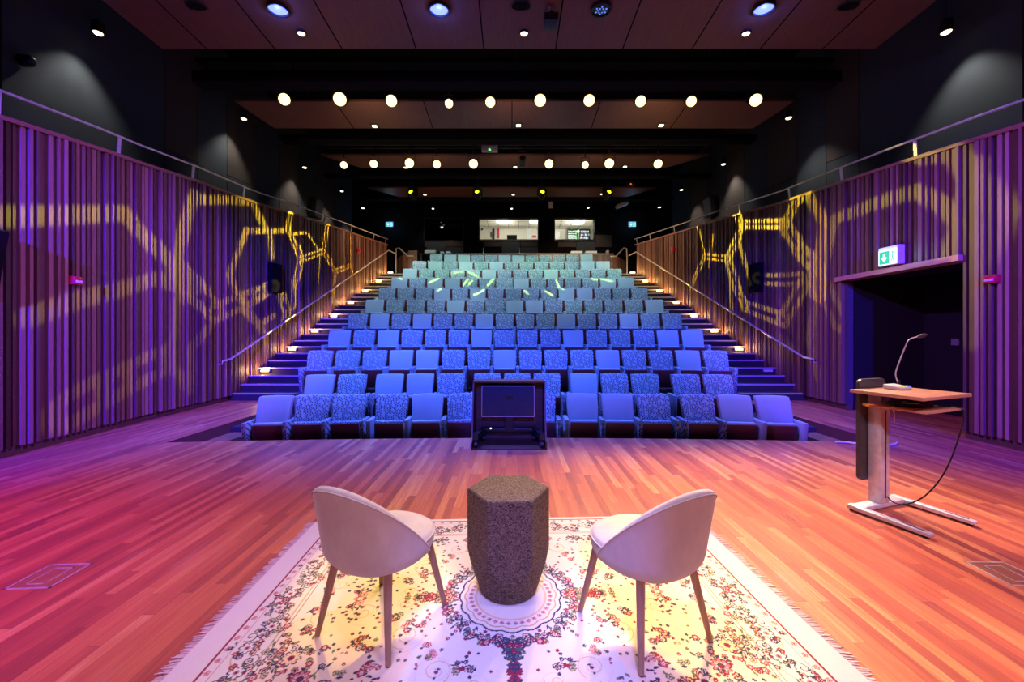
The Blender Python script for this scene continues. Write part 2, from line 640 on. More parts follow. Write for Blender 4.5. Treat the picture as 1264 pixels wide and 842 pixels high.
# small wooden steps in the two pit corners
for nm, x0, x1, lab in (('pit_step', PIT_L + 0.01, PIT_L + 0.36, 'low wooden step in the left corner of the seating pit'),
                        ('pit_step', PIT_R - 0.36, PIT_R - 0.01, 'low wooden step in the right corner of the seating pit')):
    mb = MB()
    mb.rbox(x0, x1, 6.05, 7.03, row_floor[0], -0.17, 0.008, 1)
    tag(mb.build(nm, M['stepwood']), lab, 'step')

# ------------------------------------------------------------------ slatted side walls
DOOR = (5.98, 8.18, 2.68)


def slat_wall(side):
    tab, zt = (XL, ZTL) if side < 0 else (XR, ZTR)
    mb = MB()
    rnd = random.Random(5 + side)
    # backing
    n = 60
    ds = [1.5 + (17.5 - 1.5) * i / n for i in range(n + 1)]
    if side > 0:
        ds = sorted(ds + [DOOR[0], DOOR[1]])
    for a, b in zip(ds, ds[1:]):
        xa, xb = lerp_table(tab, a), lerp_table(tab, b)
        za, zb = lerp_table(zt, a), lerp_table(zt, b)
        lo = 0.128 if min(stair_z(a), stair_z(b)) < 0.1 else -0.1
        if side > 0 and a >= DOOR[0] - 1e-6 and b <= DOOR[1] + 1e-6:
            lo = DOOR[2]
        t = 0.14 * side
        q = [(xa, a), (xa + t, a), (xb + t, b), (xb, b)]
        mb.hexa([Vector((x, y, lo)) for x, y in q], [Vector((q[0][0], q[0][1], za)), Vector((q[1][0], q[1][1], za)), Vector((q[2][0], q[2][1], zb)), Vector((q[3][0], q[3][1], zb))], 0)
    # battens
    d = 1.55
    while d < 17.46:
        w = rnd.choice([0.034, 0.04, 0.045, 0.052, 0.062]) * rnd.uniform(0.9, 1.1)
        gap = rnd.choice([0.026, 0.036, 0.045, 0.058])
        dep = rnd.choice([0.045, 0.055, 0.07, 0.085])
        e = min(d + w, 17.5)
        mid = (d + e) / 2
        lo = max(0.125, stair_z(mid) - 0.2) if stair_z(mid) > 0 else 0.125
        if side > 0 and d < DOOR[1] + 0.0 and e > DOOR[0]:
            lo = DOOR[2] + 0.05
        xa, xb = lerp_table(tab, d), lerp_table(tab, e)
        za, zb = lerp_table(zt, d) - 0.02, lerp_table(zt, e) - 0.02
        mb.tone = min(1, max(0, rnd.gauss(0.52, 0.24)))
        q = [(xa - dep * side, d), (xa + 0.01 * side, d), (xb + 0.01 * side, e), (xb - dep * side, e)]
        mb.hexa([Vector((x, y, lo)) for x, y in q], [Vector((q[0][0], q[0][1], za)), Vector((q[1][0], q[1][1], za)), Vector((q[2][0], q[2][1], zb)), Vector((q[3][0], q[3][1], zb))], 1)
        d = e + gap
    mb.tone = 0.5
    w = mb.build('wall_left' if side < 0 else 'wall_right', [M['slatback'], M['slat']], smooth=0)
    struct(w)
    # top cap
    mb = MB()
    ds = [1.5 + 16.0 * i / 40 for i in range(41)]
    for a, b in zip(ds, ds[1:]):
        xa, xb = lerp_table(tab, a), lerp_table(tab, b)
        za, zb = lerp_table(zt, a), lerp_table(zt, b)
        q = [(xa - 0.085 * side, a, za), (xa + 0.16 * side, a, za), (xb + 0.16 * side, b, zb), (xb - 0.085 * side, b, zb)]
        mb.hexa([Vector((x, y, z - 0.03)) for x, y, z in q], [Vector((x, y, z + 0.025)) for x, y, z in q])
    struct(mb.build('trim_1' if side < 0 else 'trim_2', M['cap'], smooth=0))
    # plinth along the stage
    mb = MB()
    ds = [1.5 + (9.42 - 1.5) * i / 16 for i in range(17)]
    if side > 0:
        ds = sorted([x for x in ds if not DOOR[0] < x < DOOR[1]] + [DOOR[0], DOOR[1]])
    for a, b in zip(ds, ds[1:]):
        if side > 0 and a >= DOOR[0] - 1e-6 and b <= DOOR[1] + 1e-6:
            continue
        xa, xb = lerp_table(tab, a) + 0.03 * side, lerp_table(tab, b) + 0.03 * side
        q = [(xa, a), (xa + 0.1 * side, a), (xb + 0.1 * side, b), (xb, b)]
        mb.hexa([Vector((x, y, 0.0)) for x, y in q], [Vector((x, y, 0.13)) for x, y in q])
    struct(mb.build('baseboard_left' if side < 0 else 'baseboard_right', M['plinth'], smooth=0))
    # gallery slab behind the wall
    mb = MB()
    ds = [1.5 + 16.0 * i / 16 for i in range(17)]
    for a, b in zip(ds, ds[1:]):
        xa, xb = lerp_table(tab, a) + 0.12 * side, lerp_table(tab, b) + 0.12 * side
        za, zb = lerp_table(zt, a) - 0.6, lerp_table(zt, b) - 0.6
        xo = 8.1 * side
        mb.hexa([Vector((xa, a, za - 0.2)), Vector((xo, a, za - 0.2)), Vector((xo, b, zb - 0.2)), Vector((xb, b, zb - 0.2))],
                [Vector((xa, a, za)), Vector((xo, a, za)), Vector((xo, b, zb)), Vector((xb, b, zb))])
    struct(mb.build('floor_gallery_left' if side < 0 else 'floor_gallery_right', M['plaster_dark'], smooth=0))


slat_wall(-1)
slat_wall(1)

# doorway niche on the right: lintel board, dark niche walls
mb = MB()
x0 = lerp_table(XR, DOOR[0])
x1 = lerp_table(XR, DOOR[1])
mb.hexa([Vector((x0 - 0.13, DOOR[0] - 0.05, DOOR[2] - 0.02)), Vector((x0 + 0.15, DOOR[0] - 0.05, DOOR[2] - 0.02)), Vector((x1 + 0.15, DOOR[1] + 0.16, DOOR[2] - 0.02)), Vector((x1 - 0.13, DOOR[1] + 0.16, DOOR[2] - 0.02))],
        [Vector((x0 - 0.13, DOOR[0] - 0.05, DOOR[2] + 0.07)), Vector((x0 + 0.15, DOOR[0] - 0.05, DOOR[2] + 0.07)), Vector((x1 + 0.15, DOOR[1] + 0.16, DOOR[2] + 0.07)), Vector((x1 - 0.13, DOOR[1] + 0.16, DOOR[2] + 0.07))])
struct(mb.build('trim_3', M['desk'], smooth=0))
mb = MB()
mb.box(8.5, 8.6, DOOR[0] - 0.12, DOOR[1] + 0.6, 0, 2.9)
mb.box(6.88, 8.6, DOOR[0] - 0.12, DOOR[0] - 0.01, 0, 2.68)
mb.box(6.98, 8.6, DOOR[1] + 0.02, DOOR[1] + 0.14, 0, 2.68)
mb.box(6.9, 8.6, DOOR[0] - 0.12, DOOR[1] + 0.6, 2.72, 2.82)
struct(mb.build('wall_niche', simple('niche_shade_black', (0.0025, 0.0022, 0.002), 0.95), smooth=0))  # near-black colour puts the doorway's darkness into its walls
mb = MB()
mb.rbox(8.47, 8.50, 7.55, 7.68, 1.35, 1.48, 0.006, 1)
tag(mb.build('switch_plate', simple('grey_plate', (0.16, 0.16, 0.17), 0.5)), 'small square switch plate on the dark wall inside the doorway', 'switch')

# ------------------------------------------------------------------ upper dark shell
mb = MB()
mb.box(-8.3, -8.1, -1, 21.2, 2.5, 9.8)
struct(mb.build('wall_upper_left', M['plaster_dark'], smooth=0))
mb = MB()
mb.box(8.1, 8.3, -1, 21.2, 2.5, 9.8)
struct(mb.build('wall_upper_right', M['plaster_dark'], smooth=0))
mb = MB()
mb.box(-8.3, 8.3, -1, 28, 9.6, 9.8)
struct(mb.build('ceiling', M['plaster_dark'], smooth=0))

# acoustic panels on the upper side walls
seams = [3.6, 6.27, 9.24, 10.2, 11.25, 12.6, 13.8, 15.0, 16.4, 18.0, 20.0]
for side in (-1, 1):
    sn = 'left' if side < 0 else 'right'
    for i, (a, b) in enumerate(zip(seams, seams[1:])):
        x0 = 8.06 * side
        x1 = 8.0975 * side
        brown = i in (0, 2, 4, 6, 8)
        zt = ZTL if side < 0 else ZTR
        zs_a, zs_b = lerp_table(zt, a) + 1.0, lerp_table(zt, b) + 1.0
        split = i in (0, 2, 4)
        def slab(za0, zb0, za1, zb1):
            m = MB()
            g = 0.012
            q = [(x0, a + g), (x1, a + g), (x1, b - g), (x0, b - g)]
            zl = [za0, za0, zb0, zb0]
            zh = [za1, za1, zb1, zb1]
            m.hexa([Vector((p[0], p[1], z)) for p, z in zip(q, zl)], [Vector((p[0], p[1], z)) for p, z in zip(q, zh)])
            return m
        if split:
            o = slab(zs_a + 0.02, zs_b + 0.02, 9.5, 9.5).build('acoustic_panel', M['panel_brown'], smooth=0)
            tag(o, f'upper taupe acoustic panel on the {sn} gallery wall, {ordinal(i + 1)} bay from the stage', 'wall panel', f'acoustic panels on the {sn} gallery wall')
            o = slab(3.6, 3.6, zs_a, zs_b).build('acoustic_panel', M['panel_blue'], smooth=0)
            tag(o, f'lower slate acoustic panel on the {sn} gallery wall, {ordinal(i + 1)} bay from the stage', 'wall panel', f'acoustic panels on the {sn} gallery wall')
        else:
            o = slab(3.6, 3.6, 9.5, 9.5).build('acoustic_panel', M['panel_brown'] if brown else M['panel_blue'], smooth=0)
            tag(o, f'{"taupe" if brown else "slate"} full-height acoustic panel on the {sn} gallery wall, {ordinal(i + 1)} bay from the stage', 'wall panel', f'acoustic panels on the {sn} gallery wall')

# ------------------------------------------------------------------ back wall with control booth
BW = 20.5
def wx(px):
    return (px - CX) * BW / F
def wz(py):
    return HC - (py - CY) * BW / F
wins = [(524, 571), (592, 664), (685, 733)]
zt_, zb_ = wz(270), wz(297)
mb = MB()
xs = [-8.2] + [wx(v) for w_ in wins for v in w_] + [8.2]
for i in range(0, len(xs), 2):
    mb.box(xs[i], xs[i + 1], BW, BW + 0.2, 3.0, 9.7)
for a, b in wins:
    mb.box(wx(a), wx(b), BW, BW + 0.2, 3.0, zb_)
    mb.box(wx(a), wx(b), BW, BW + 0.2, zt_, 9.7)
struct(mb.build('wall_back', M['plaster_dark'], smooth=0))
for i, (a, b) in enumerate(wins):
    mb = MB()
    t = 0.05
    x0, x1 = wx(a), wx(b)
    mb.box(x0 - 0.02, x1 + 0.02, BW - 0.04, BW + 0.1, zt_, zt_ + t)
    mb.box(x0 - 0.02, x1 + 0.02, BW - 0.04, BW + 0.1, zb_ - t, zb_)
    mb.box(x0 - t, x0, BW - 0.04, BW + 0.1, zb_ - t, zt_ + t)
    mb.box(x1, x1 + t, BW - 0.04, BW + 0.1, zb_ - t, zt_ + t)
    fr = struct(mb.build(f'window_{i + 1}', M['blackmetal'], smooth=0))
    mb = MB()
    mb.box(x0, x1, BW + 0.05, BW + 0.058, zb_, zt_)
    mb.build('pane', M['glass_dark'] if i == 0 else M['glass'], fr, smooth=0)
# booth shells
CEZ = 7.95
mb = MB()
mb.box(-2.0, 5.0, 24.0, 24.1, 5.6, 8.1)
mb.box(-2.1, -2.0, BW + 0.2, 24.1, 5.6, 8.1)
mb.box(5.0, 5.1, BW + 0.2, 24.1, 5.6, 8.1)
struct(mb.build('wall_booth', M['boothwall'], smooth=0))
mb = MB()
mb.box(-2.0, 5.0, BW + 0.2, 24.1, CEZ, CEZ + 0.05, 0)
for k in range(12):
    mb.box(-2.0 + 0.6 * k - 0.01, -2.0 + 0.6 * k + 0.01, BW + 0.2, 24.0, CEZ - 0.006, CEZ, 1)
for k in range(3):
    mb.box(-2.0, 5.0, 21.4 + 1.0 * k, 21.42 + 1.0 * k, CEZ - 0.006, CEZ, 1)
struct(mb.build('ceiling_booth', [M['boothwall'], M['panelgrey']], smooth=0))
mb = MB()
mb.box(-2.0, 5.0, BW + 0.2, 24.1, 5.5, 5.6)
struct(mb.build('floor_booth', M['carpet'], smooth=0))
mb = MB()
mb.box(-5.2, -2.15, 23.0, 23.1, 5.6, 8.1)
mb.box(-5.3, -5.2, BW + 0.2, 23.1, 5.6, 8.1)
mb.box(-5.3, -2.15, BW + 0.2, 23.1, 8.0, 8.1)
struct(mb.build('wall_dark_booth', M['plaster_dark'], smooth=0))
def at_px(x, y, d):
    return W(x, y, d)
for px0, px1, dd0, dd1, lab in ((613, 627, 21.9, 22.6, 'bright rectangular ceiling light over the wide booth window, left of two'),
                                (654, 668, 21.9, 22.6, 'bright rectangular ceiling light over the wide booth window, right of two'),
                                (709, 722, 21.7, 22.9, 'bright rectangular ceiling light seen through the narrow booth window')):
    xa, xb = (px0 - CX) * 22.2 / F, (px1 - CX) * 22.2 / F
    t = thing('ceiling_light', lab, 'ceiling light', ((xa + xb) / 2, (dd0 + dd1) / 2, CEZ))
    mb = MB()
    w2, d2 = (xb - xa) / 2, (dd1 - dd0) / 2
    mb.box(-w2 - 0.02, w2 + 0.02, -d2 - 0.02, d2 + 0.02, -0.02, 0)
    mb.build('frame', M['white'], t, smooth=0)
    mb = MB()
    mb.box(-w2, w2, -d2, d2, -0.03, -0.021)
    mb.build('diffuser', M['booth_led'], t, smooth=0)
# booth furniture
def bx(name, lab, cat, x0, x1, y0, y1, d, thick, mat, r=0.01):
    a, b = W(x0, y1, d), W(x1, y0, d)
    m = MB()
    m.rbox(a.x, b.x, d, d + thick, a.z, b.z, min(r, abs(b.x - a.x) / 3, abs(b.z - a.z) / 3, thick / 3), 1)
    return tag(m.build(name, mat), lab, cat)
DSK = HC - (297.5 - CY) * 21.6 / F
mb = MB()
mb.box(-1.9, 4.9, 21.2, 21.9, DSK - 0.04, DSK)
mb.box(-1.9, -1.85, 21.2, 21.9, 5.6, DSK - 0.04)
mb.box(4.85, 4.9, 21.2, 21.9, 5.6, DSK - 0.04)
tag(mb.build('booth_desk', M['panelgrey'], smooth=0), 'long grey desk inside the lit control booth below the windows', 'desk')
t = thing('desktop_monitor', 'black desktop monitor on the booth desk in the wide window', 'monitor', ((632 - CX) * 21.5 / F, 21.5, DSK))
mb = MB()
mb.rbox(-0.27, 0.27, -0.02, 0.02, 0.03, 0.30, 0.01, 1)
mb.build('screen', M['black'], t)
mb = MB()
mb.box(-0.02, 0.02, 0.02, 0.05, 0.0, 0.12)
mb.box(-0.1, 0.1, -0.06, 0.1, 0.0, 0.012)
mb.build('stand', M['blackmetal'], t, smooth=0)
bx('red_panel', 'tall red panel on the booth back wall in the wide window', 'panel', 613.2, 616.2, 282, 294.3, 23.95, 0.04, M['red'])
bx('coat_stand_bag', 'dark narrow bag hanging on the booth wall beside the red panel', 'bag', 607.5, 610.5, 282, 296, 23.9, 0.08, M['black'], 0.03)
bx('headset_case', 'slim black case hanging left of the dark bag in the booth', 'case', 605.3, 606.9, 286.5, 293, 23.9, 0.06, M['panelgrey'], 0.02)
bx('glass_board', 'pale green glass board at the right of the wide booth window', 'board', 650.5, 655, 281.5, 296, 23.93, 0.05, M['white'])
bx('pink_notice', 'small pink notice on the booth wall, right of the glass board', 'notice', 657, 662, 290.5, 293.3, 23.97, 0.02, M['red'])
bx('white_cabinet', 'white cabinet at the left side of the narrow booth window', 'cabinet', 685.3, 691, 286, 298, 23.6, 0.35, M['white'])
bx('wall_clock_box', 'small black box on the booth wall at the window left edge', 'box', 594, 596, 281.3, 284, 23.9, 0.08, M['black'])
rs = random.Random(3)
for k, (a, b, lab) in enumerate(((700.2, 713.2, 'lit wall screen with white and green rows in the narrow booth window'),
                                 (715.6, 728.5, 'lit wall screen with white and blue shapes in the narrow booth window'))):
    d = 23.7
    p0, p1 = W(a, 297, d), W(b, 282.5, d)
    t = thing('wall_screen', lab, 'screen', ((p0.x + p1.x) / 2, d, (p0.z + p1.z) / 2))
    hw, hh = (p1.x - p0.x) / 2, (p1.z - p0.z) / 2
    mb = MB()
    mb.rbox(-hw, hw, 0, 0.08, -hh, hh, 0.01, 1)
    mb.build('bezel', M['black'], t)
    mb = MB()
    for row in range(4 if k == 0 else 3):
        z1 = hh - 0.1 - row * (2 * hh - 0.16) / (4 if k == 0 else 3)
        z0 = z1 - (0.10 if k == 0 else 0.15)
        x = -hw + 0.06
        while x < hw - 0.08:
            w_ = rs.uniform(0.03, 0.07)
            mb.box(x, min(hw - 0.05, x + w_), -0.006, 0.0, z0 + rs.uniform(0, 0.03), z1 - rs.uniform(0, 0.03), 0 if rs.random() < 0.72 else 1)
            x += w_ + rs.uniform(0.012, 0.03)
    mb.build('screen_image', [M['screen_white'], M['led_green'] if k == 0 else M['screen_blue']], t, smooth=0)
t = thing('booth_lamp_stand', 'white angled lamp arm standing before the booth wall screens', 'lamp', ((713.8 - CX) * 22.4 / F, 22.4, DSK))
mb = MB()
mb.box(-0.06, 0.06, -0.06, 0.06, -0.3, 0.02)
mb.cyl((0, 0, 0), (0, 0, 0.72), 0.022)
mb.tube([(0, 0, 0.2), (0.1, 0, 0.26), (0.16, 0, 0.5)], 0.016)
mb.build('arm', M['white'], t)
mb = MB()
mb.cyl((-0.05, 0, 0.7), (0.03, 0, 0.74), 0.05, 0.05)
mb.build('lamp_shade', M['booth_led'], t)
bx('booth_chair_back', 'dark chair back rising at the right of the narrow booth window', 'chair', 720, 733, 295.5, 300, 20.95, 0.06, M['black'], 0.03)
bx('booth_equipment_case', 'low dark equipment case on the sill left of the wall screens', 'case', 686, 697, 295.8, 299, 20.95, 0.15, M['black'], 0.02)
# panels under the windows
bpan = [(524, 527, 298, 305, 'panel_brown'), (527, 550, 298.5, 311, 'panel_blue'), (550.5, 572, 298, 304.5, 'panel_brown'), (550.5, 572, 305.2, 312, 'panel_blue'),
        (597, 619, 298.5, 304.5, 'panel_brown'), (619.5, 642, 298.5, 312, 'panel_blue'), (642.5, 664, 298.5, 304.5, 'panel_brown'), (642.5, 664, 305.2, 312, 'panel_blue'),
        (689, 711, 298.5, 305, 'panel_brown'), (711.5, 735, 298.5, 312, 'panel_blue'), (735.5, 755, 290, 305, 'panel_brown')]
for i, (a, b, c, d_, mt) in enumerate(bpan):
    o = bx('acoustic_panel', '', 'wall panel', a, b, c, d_, BW - 0.03, 0.028, M[mt], 0.004)
    o['label'] = f'{"taupe" if "brown" in mt else "slate"} acoustic panel under the booth windows, {ordinal(i + 1)} from the left'
    o['group'] = 'acoustic panels under the booth windows'

# exit signs on the back wall
def exit_sign(loc, rot, w, h, lab, mat_bg, arrow=True):
    t = thing('exit_sign', lab, 'exit sign', loc, rot)
    mb = MB()
    mb.rbox(-w / 2, w / 2, 0, 0.13, -h / 2, h / 2 + 0.03, 0.008, 1)
    mb.build('housing', M['white'], t)
    mb = MB()
    mb.box(-w / 2 + 0.01, w / 2 - 0.01, -0.006, 0.0, -h / 2 + 0.01, h / 2 - 0.02)
    mb.build('light_face', mat_bg, t, smooth=0)
    mb = MB()
    g0, g1 = -w / 2 + 0.03, -w / 2 + 0.03 + (w - 0.06) * 0.62
    mb.box(g0, g1, -0.009, -0.006, -h / 2 + 0.03, h / 2 - 0.05)
    mb.build('green_field', M['exit_green'], t, smooth=0)
    # white down arrow
    mb = MB()
    gc, gw, gh = (g0 + g1) / 2, (g1 - g0), h - 0.09
    cz = (-h / 2 + 0.03 + h / 2 - 0.05) / 2
    mb.box(gc - gw * 0.11, gc + gw * 0.11, -0.012, -0.009, cz - gh * 0.02, cz + gh * 0.34)
    mb.add([(gc - gw * 0.3, -0.012, cz), (gc, -0.012, cz - gh * 0.36), (gc + gw * 0.3, -0.012, cz), (gc - gw * 0.3, -0.009, cz), (gc, -0.009, cz - gh * 0.36), (gc + gw * 0.3, -0.009, cz)],
           [(0, 1, 2), (5, 4, 3), (0, 3, 4, 1), (1, 4, 5, 2), (2, 5, 3, 0)])
    mb.build('arrow', M['exit_white'], t, smooth=0)
    # running figure beside the arrow
    mb = MB()
    fx = g1 + (w / 2 - 0.02 - g1) / 2
    s = h * 0.8
    mb.cyl((fx, -0.009, 0.27 * s), (fx, -0.006, 0.27 * s), 0.075 * s, n=10)
    mb.tube([(fx, -0.008, 0.18 * s), (fx - 0.02 * s, -0.008, -0.05 * s)], 0.05 * s, 6)
    mb.tube([(fx - 0.02 * s, -0.008, -0.05 * s), (fx + 0.07 * s, -0.008, -0.18 * s), (fx + 0.05 * s, -0.008, -0.34 * s)], 0.03 * s, 6)
    mb.tube([(fx - 0.02 * s, -0.008, -0.05 * s), (fx - 0.08 * s, -0.008, -0.34 * s)], 0.03 * s, 6)
    for v in range(len(mb.v)):
        x, y, z = mb.v[v]
        mb.v[v] = (x, max(-0.012, min(-0.004, y)), z)
    mb.build('running_figure', M['exit_green'], t, smooth=0)
    return t
for px, sd in ((480.5, 'left'), (780.5, 'right')):
    p = W(px, 277, BW - 0.13)
    exit_sign(p, 0, 0.38, 0.24, f'small glowing exit sign on the dark back wall, {sd} of the booth windows', M['exit_cyan'])

# balustrade behind the last row and the control desk
BD = 17.62
LZ = STEP_R * NSTEP - 0.01
bz = HC - (313 - CY) * BD / F
mb = MB()
rnd = random.Random(8)
def clad(mb, p0, p1, z0, z1, t=0.06):
    p0, p1 = Vector((*p0, 0)), Vector((*p1, 0))
    L = (p1 - p0).length
    u = (p1 - p0).normalized()
    nrm = Vector((u.y, -u.x, 0))
    q = [p0, p1, p1 - nrm * t, p0 - nrm * t]
    mb.tone = 0.2
    mb.hexa([Vector((p.x, p.y, z0)) for p in q], [Vector((p.x, p.y, z1)) for p in q])
    s = 0.0
    while s < L - 0.03:
        w = rnd.uniform(0.05, 0.11)
        e = min(L, s + w)
        a, b = p0 + u * s, p0 + u * e
        dep = rnd.choice([0.015, 0.03])
        q = [a + nrm * dep, b + nrm * dep, b, a]
        mb.tone = rnd.uniform(0.45, 0.95)
        mb.hexa([Vector((p.x, p.y, z0)) for p in q], [Vector((p.x, p.y, z1 - 0.05)) for p in q])
        s = e + rnd.uniform(0.012, 0.03)
xA, xB = (563 - CX) * BD / F, (756 - CX) * BD / F
clad(mb, (xA, BD), (xB, BD), LZ - 0.3, bz)
xC = (773 - CX) * 19.3 / F
clad(mb, (xB, BD), (xC, 19.3), LZ - 0.3, bz - 0.02)
mb.tone = 0.8
mb.box(xA, xB + 0.04, BD - 0.06, BD + 0.12, bz - 0.06, bz)
mb.tone = 0.5
tag(mb.build('balustrade', M['slat'], smooth=0), 'slatted wooden balustrade behind the back row, ending at the right stair', 'balustrade')
mb = MB()
xD, xE = (505 - CX) * BD / F, (515 - CX) * BD / F
bz2 = HC - (309.5 - CY) * BD / F
clad(mb, (xD, BD), (xE, BD), LZ - 0.3, bz2, 0.2)
clad(mb, ((490 - CX) * 19.3 / F, 19.3), (xD, BD), LZ - 0.3, bz2)
mb.tone = 0.8
mb.box(xD - 0.02, xE + 0.02, BD - 0.04, BD + 0.22, bz2 - 0.05, bz2)
tag(mb.build('wooden_pier', M['slat'], smooth=0), 'wooden end pier behind the back row beside the left stair', 'pier')
mb = MB()
dz = bz + 0.05
mb.box(xE + 0.05, xB - 0.1, BD + 0.15, BD + 1.0, dz - 0.05, dz)
for x in (xE + 0.1, 0.0, xB - 0.2):
    mb.box(x, x + 0.06, BD + 0.2, BD + 0.95, LZ, dz - 0.05)
tag(mb.build('control_desk', M['black'], smooth=0), 'long black control desk behind the back row balustrade', 'desk')
for i, (a, b, yy, lab) in enumerate(((524, 538, 309, 'wide pale tray on the control desk, leftmost'), (543.5, 547.5, 310.3, 'small pale tray between two others on the control desk'),
                                 (550, 556, 310.3, 'short pale tray on the control desk left of the balustrade'), (705, 719, 310.0, 'pale tray on the control desk, left of the right pair'),
                                 (723, 737, 310.0, 'pale tray on the control desk, right of the right pair'), (749, 752, 309, 'small pale cup shaped tub at the right end of the control desk'))):
    d = BD + 0.25
    x0, x1 = (a - CX) * d / F, (b - CX) * d / F
    z1 = HC - (yy - CY) * d / F
    mb = MB()
    mb.rbox(x0, x1, d, d + 0.25, dz, z1 + 0.01, 0.012, 1)
    tag(mb.build('tray' if i < 5 else 'tub', M['white']), lab, 'tray' if i < 5 else 'tub')
for px, lab in ((596.5, 'short gooseneck mic on the control desk, left one'), (641.5, 'short gooseneck mic on the control desk, right one')):
    d = BD + 0.3
    x = (px - CX) * d / F
    t = thing('gooseneck_microphone', lab, 'microphone', (x, d, dz))
    mb = MB()
    mb.cyl((0, 0, 0), (0, 0, 0.02), 0.04)
    mb.build('base', M['black'], t)
    mb = MB()
    mb.tube([(0, 0, 0.02), (0, 0, 0.2), (0.01, -0.03, 0.27)], 0.009)
    mb.build('stem', M['steel'], t)

# handrails at the top of the stairs
for side, a, b in ((-1, [(488.8, 317.5), (489, 306.6), (492.5, 306), (503, 315.7), (510, 316)], 'left'), (1, [(774, 317.5), (773.5, 306.6), (770, 306), (760.5, 316.3), (753.5, 316.6)], 'right')):
    ds = [17.9, 17.9, 17.85, 17.5, 17.35]
    pts = [W(x, y, d) for (x, y), d in zip(a, ds)]
    t = thing('short_handrail', f'short bent steel handrail at the top of the {b} stair', 'handrail', (pts[0].x, pts[0].y, LZ))
    off = Vector((pts[0].x, pts[0].y, LZ))
    mb = MB()
    mb.tube([p - off for p in pts], 0.028, 8)
    mb.build('rail', M['steel'], t)
    mb = MB()
    mb.cyl((0, 0, 0), (0, 0, pts[0].z - LZ), 0.022, n=10)
    mb.build('post', M['steel'], t)

# handrails along the stair walls
def smooth_path(pts, n=6):
    out = []
    for a, b in zip(pts, pts[1:]):
        for i in range(n):
            out.append(a.lerp(b, i / n))
    out.append(pts[-1])
    return out
for side, tab, pa in ((-1, XL, (275, 446, 285, 443, 480, 309)), (1, XR, (1004, 443.5, 992, 441, 785, 311))):
    sn = 'left' if side < 0 else 'right'
    pts = []
    def on_wall(px, py, lo=8.0, hi=17.8):
        # distance at which this pixel column meets the rail plane
        for _ in range(60):
            mid = (lo + hi) / 2
            x = lerp_table(tab, mid) - 0.16 * side
            u = abs(x) / mid * F
            if u > abs(px - CX):
                lo = mid
            else:
                hi = mid
        return W(px, py, lo)
    p0 = on_wall(pa[0], pa[1])
    p1 = on_wall(pa[2], pa[3])
    p2 = on_wall(pa[4], pa[5])
    pts = [p0]
    nn = 14
    for i in range(nn + 1):
        x = pa[2] + (pa[4] - pa[2]) * i / nn
        y = pa[3] + (pa[5] - pa[3]) * i / nn
        pts.append(on_wall(x, y))
    e = pts[-1]
    pts.append(e + Vector((-0.22 * side, 0.3, -0.1)))
    t = thing('stair_handrail', f'long steel handrail climbing the {sn} slatted wall', 'handrail', (p0.x, p0.y, 0))
    off = Vector((p0.x, p0.y, 0))
    mb = MB()
    mb.tube([p - off for p in pts], 0.024, 10)
    mb.build('rail', M['steel'], t)
    for i in (0, 3, 6, 9, 12):
        q = pts[i + 1] if i else pts[0]
        xw = lerp_table(tab, q.y) + 0.0 * side
        mb = MB()
        mb.tube([q - off, Vector((q.x + 0.02 * side, q.y, q.z - 0.07)) - off, Vector((xw - 0.02 * side, q.y, q.z - 0.08)) - off], 0.010, 8)
        mb.build('bracket', M['steel'], t)

# gallery rails on top of the walls
for side, tab, zt in ((-1, XL, ZTL), (1, XR, ZTR)):
    sn = 'left' if side < 0 else 'right'
    a0 = 2.0
    off = Vector((lerp_table(tab, a0), a0, 0))
    t = thing('gallery_rail', f'steel tube rail on angled posts above the {sn} slatted wall', 'railing', off)
    mb = MB()
    pts = []
    for i in range(41):
        d = 2.0 + 15.6 * i / 40
        h = 0.37 - 0.006 * d
        pts.append(Vector((lerp_table(tab, d) - 0.02 * side, d, lerp_table(zt, d) + h)) - off)
    mb.tube(pts, 0.019, 10)
    mb.build('rail', M['steel'], t)
    posts = [3.4, 4.95, 6.65, 8.3, 9.95, 11.65, 13.3, 14.9, 16.5, 17.5] if side < 0 else [3.5, 5.0, 6.75, 8.35, 10.0, 11.7, 13.3, 14.9, 16.5, 17.5]
    for d in posts:
        h = 0.37 - 0.006 * d
        p = Vector((lerp_table(tab, d) + 0.04 * side, d, lerp_table(zt, d) + 0.02)) - off
        q = Vector((lerp_table(tab, d) - 0.02 * side, d - 0.04, lerp_table(zt, d) + h)) - off
        mb = MB()
        e = Vector((0, 0.028, 0))
        w = Vector((0.008, 0, 0))
        mb.hexa([p - e - w, p - e + w, p + e + w, p + e - w], [q - e - w, q - e + w, q + e + w, q + e - w])
        mb.build('post', M['steel'], t, smooth=0)
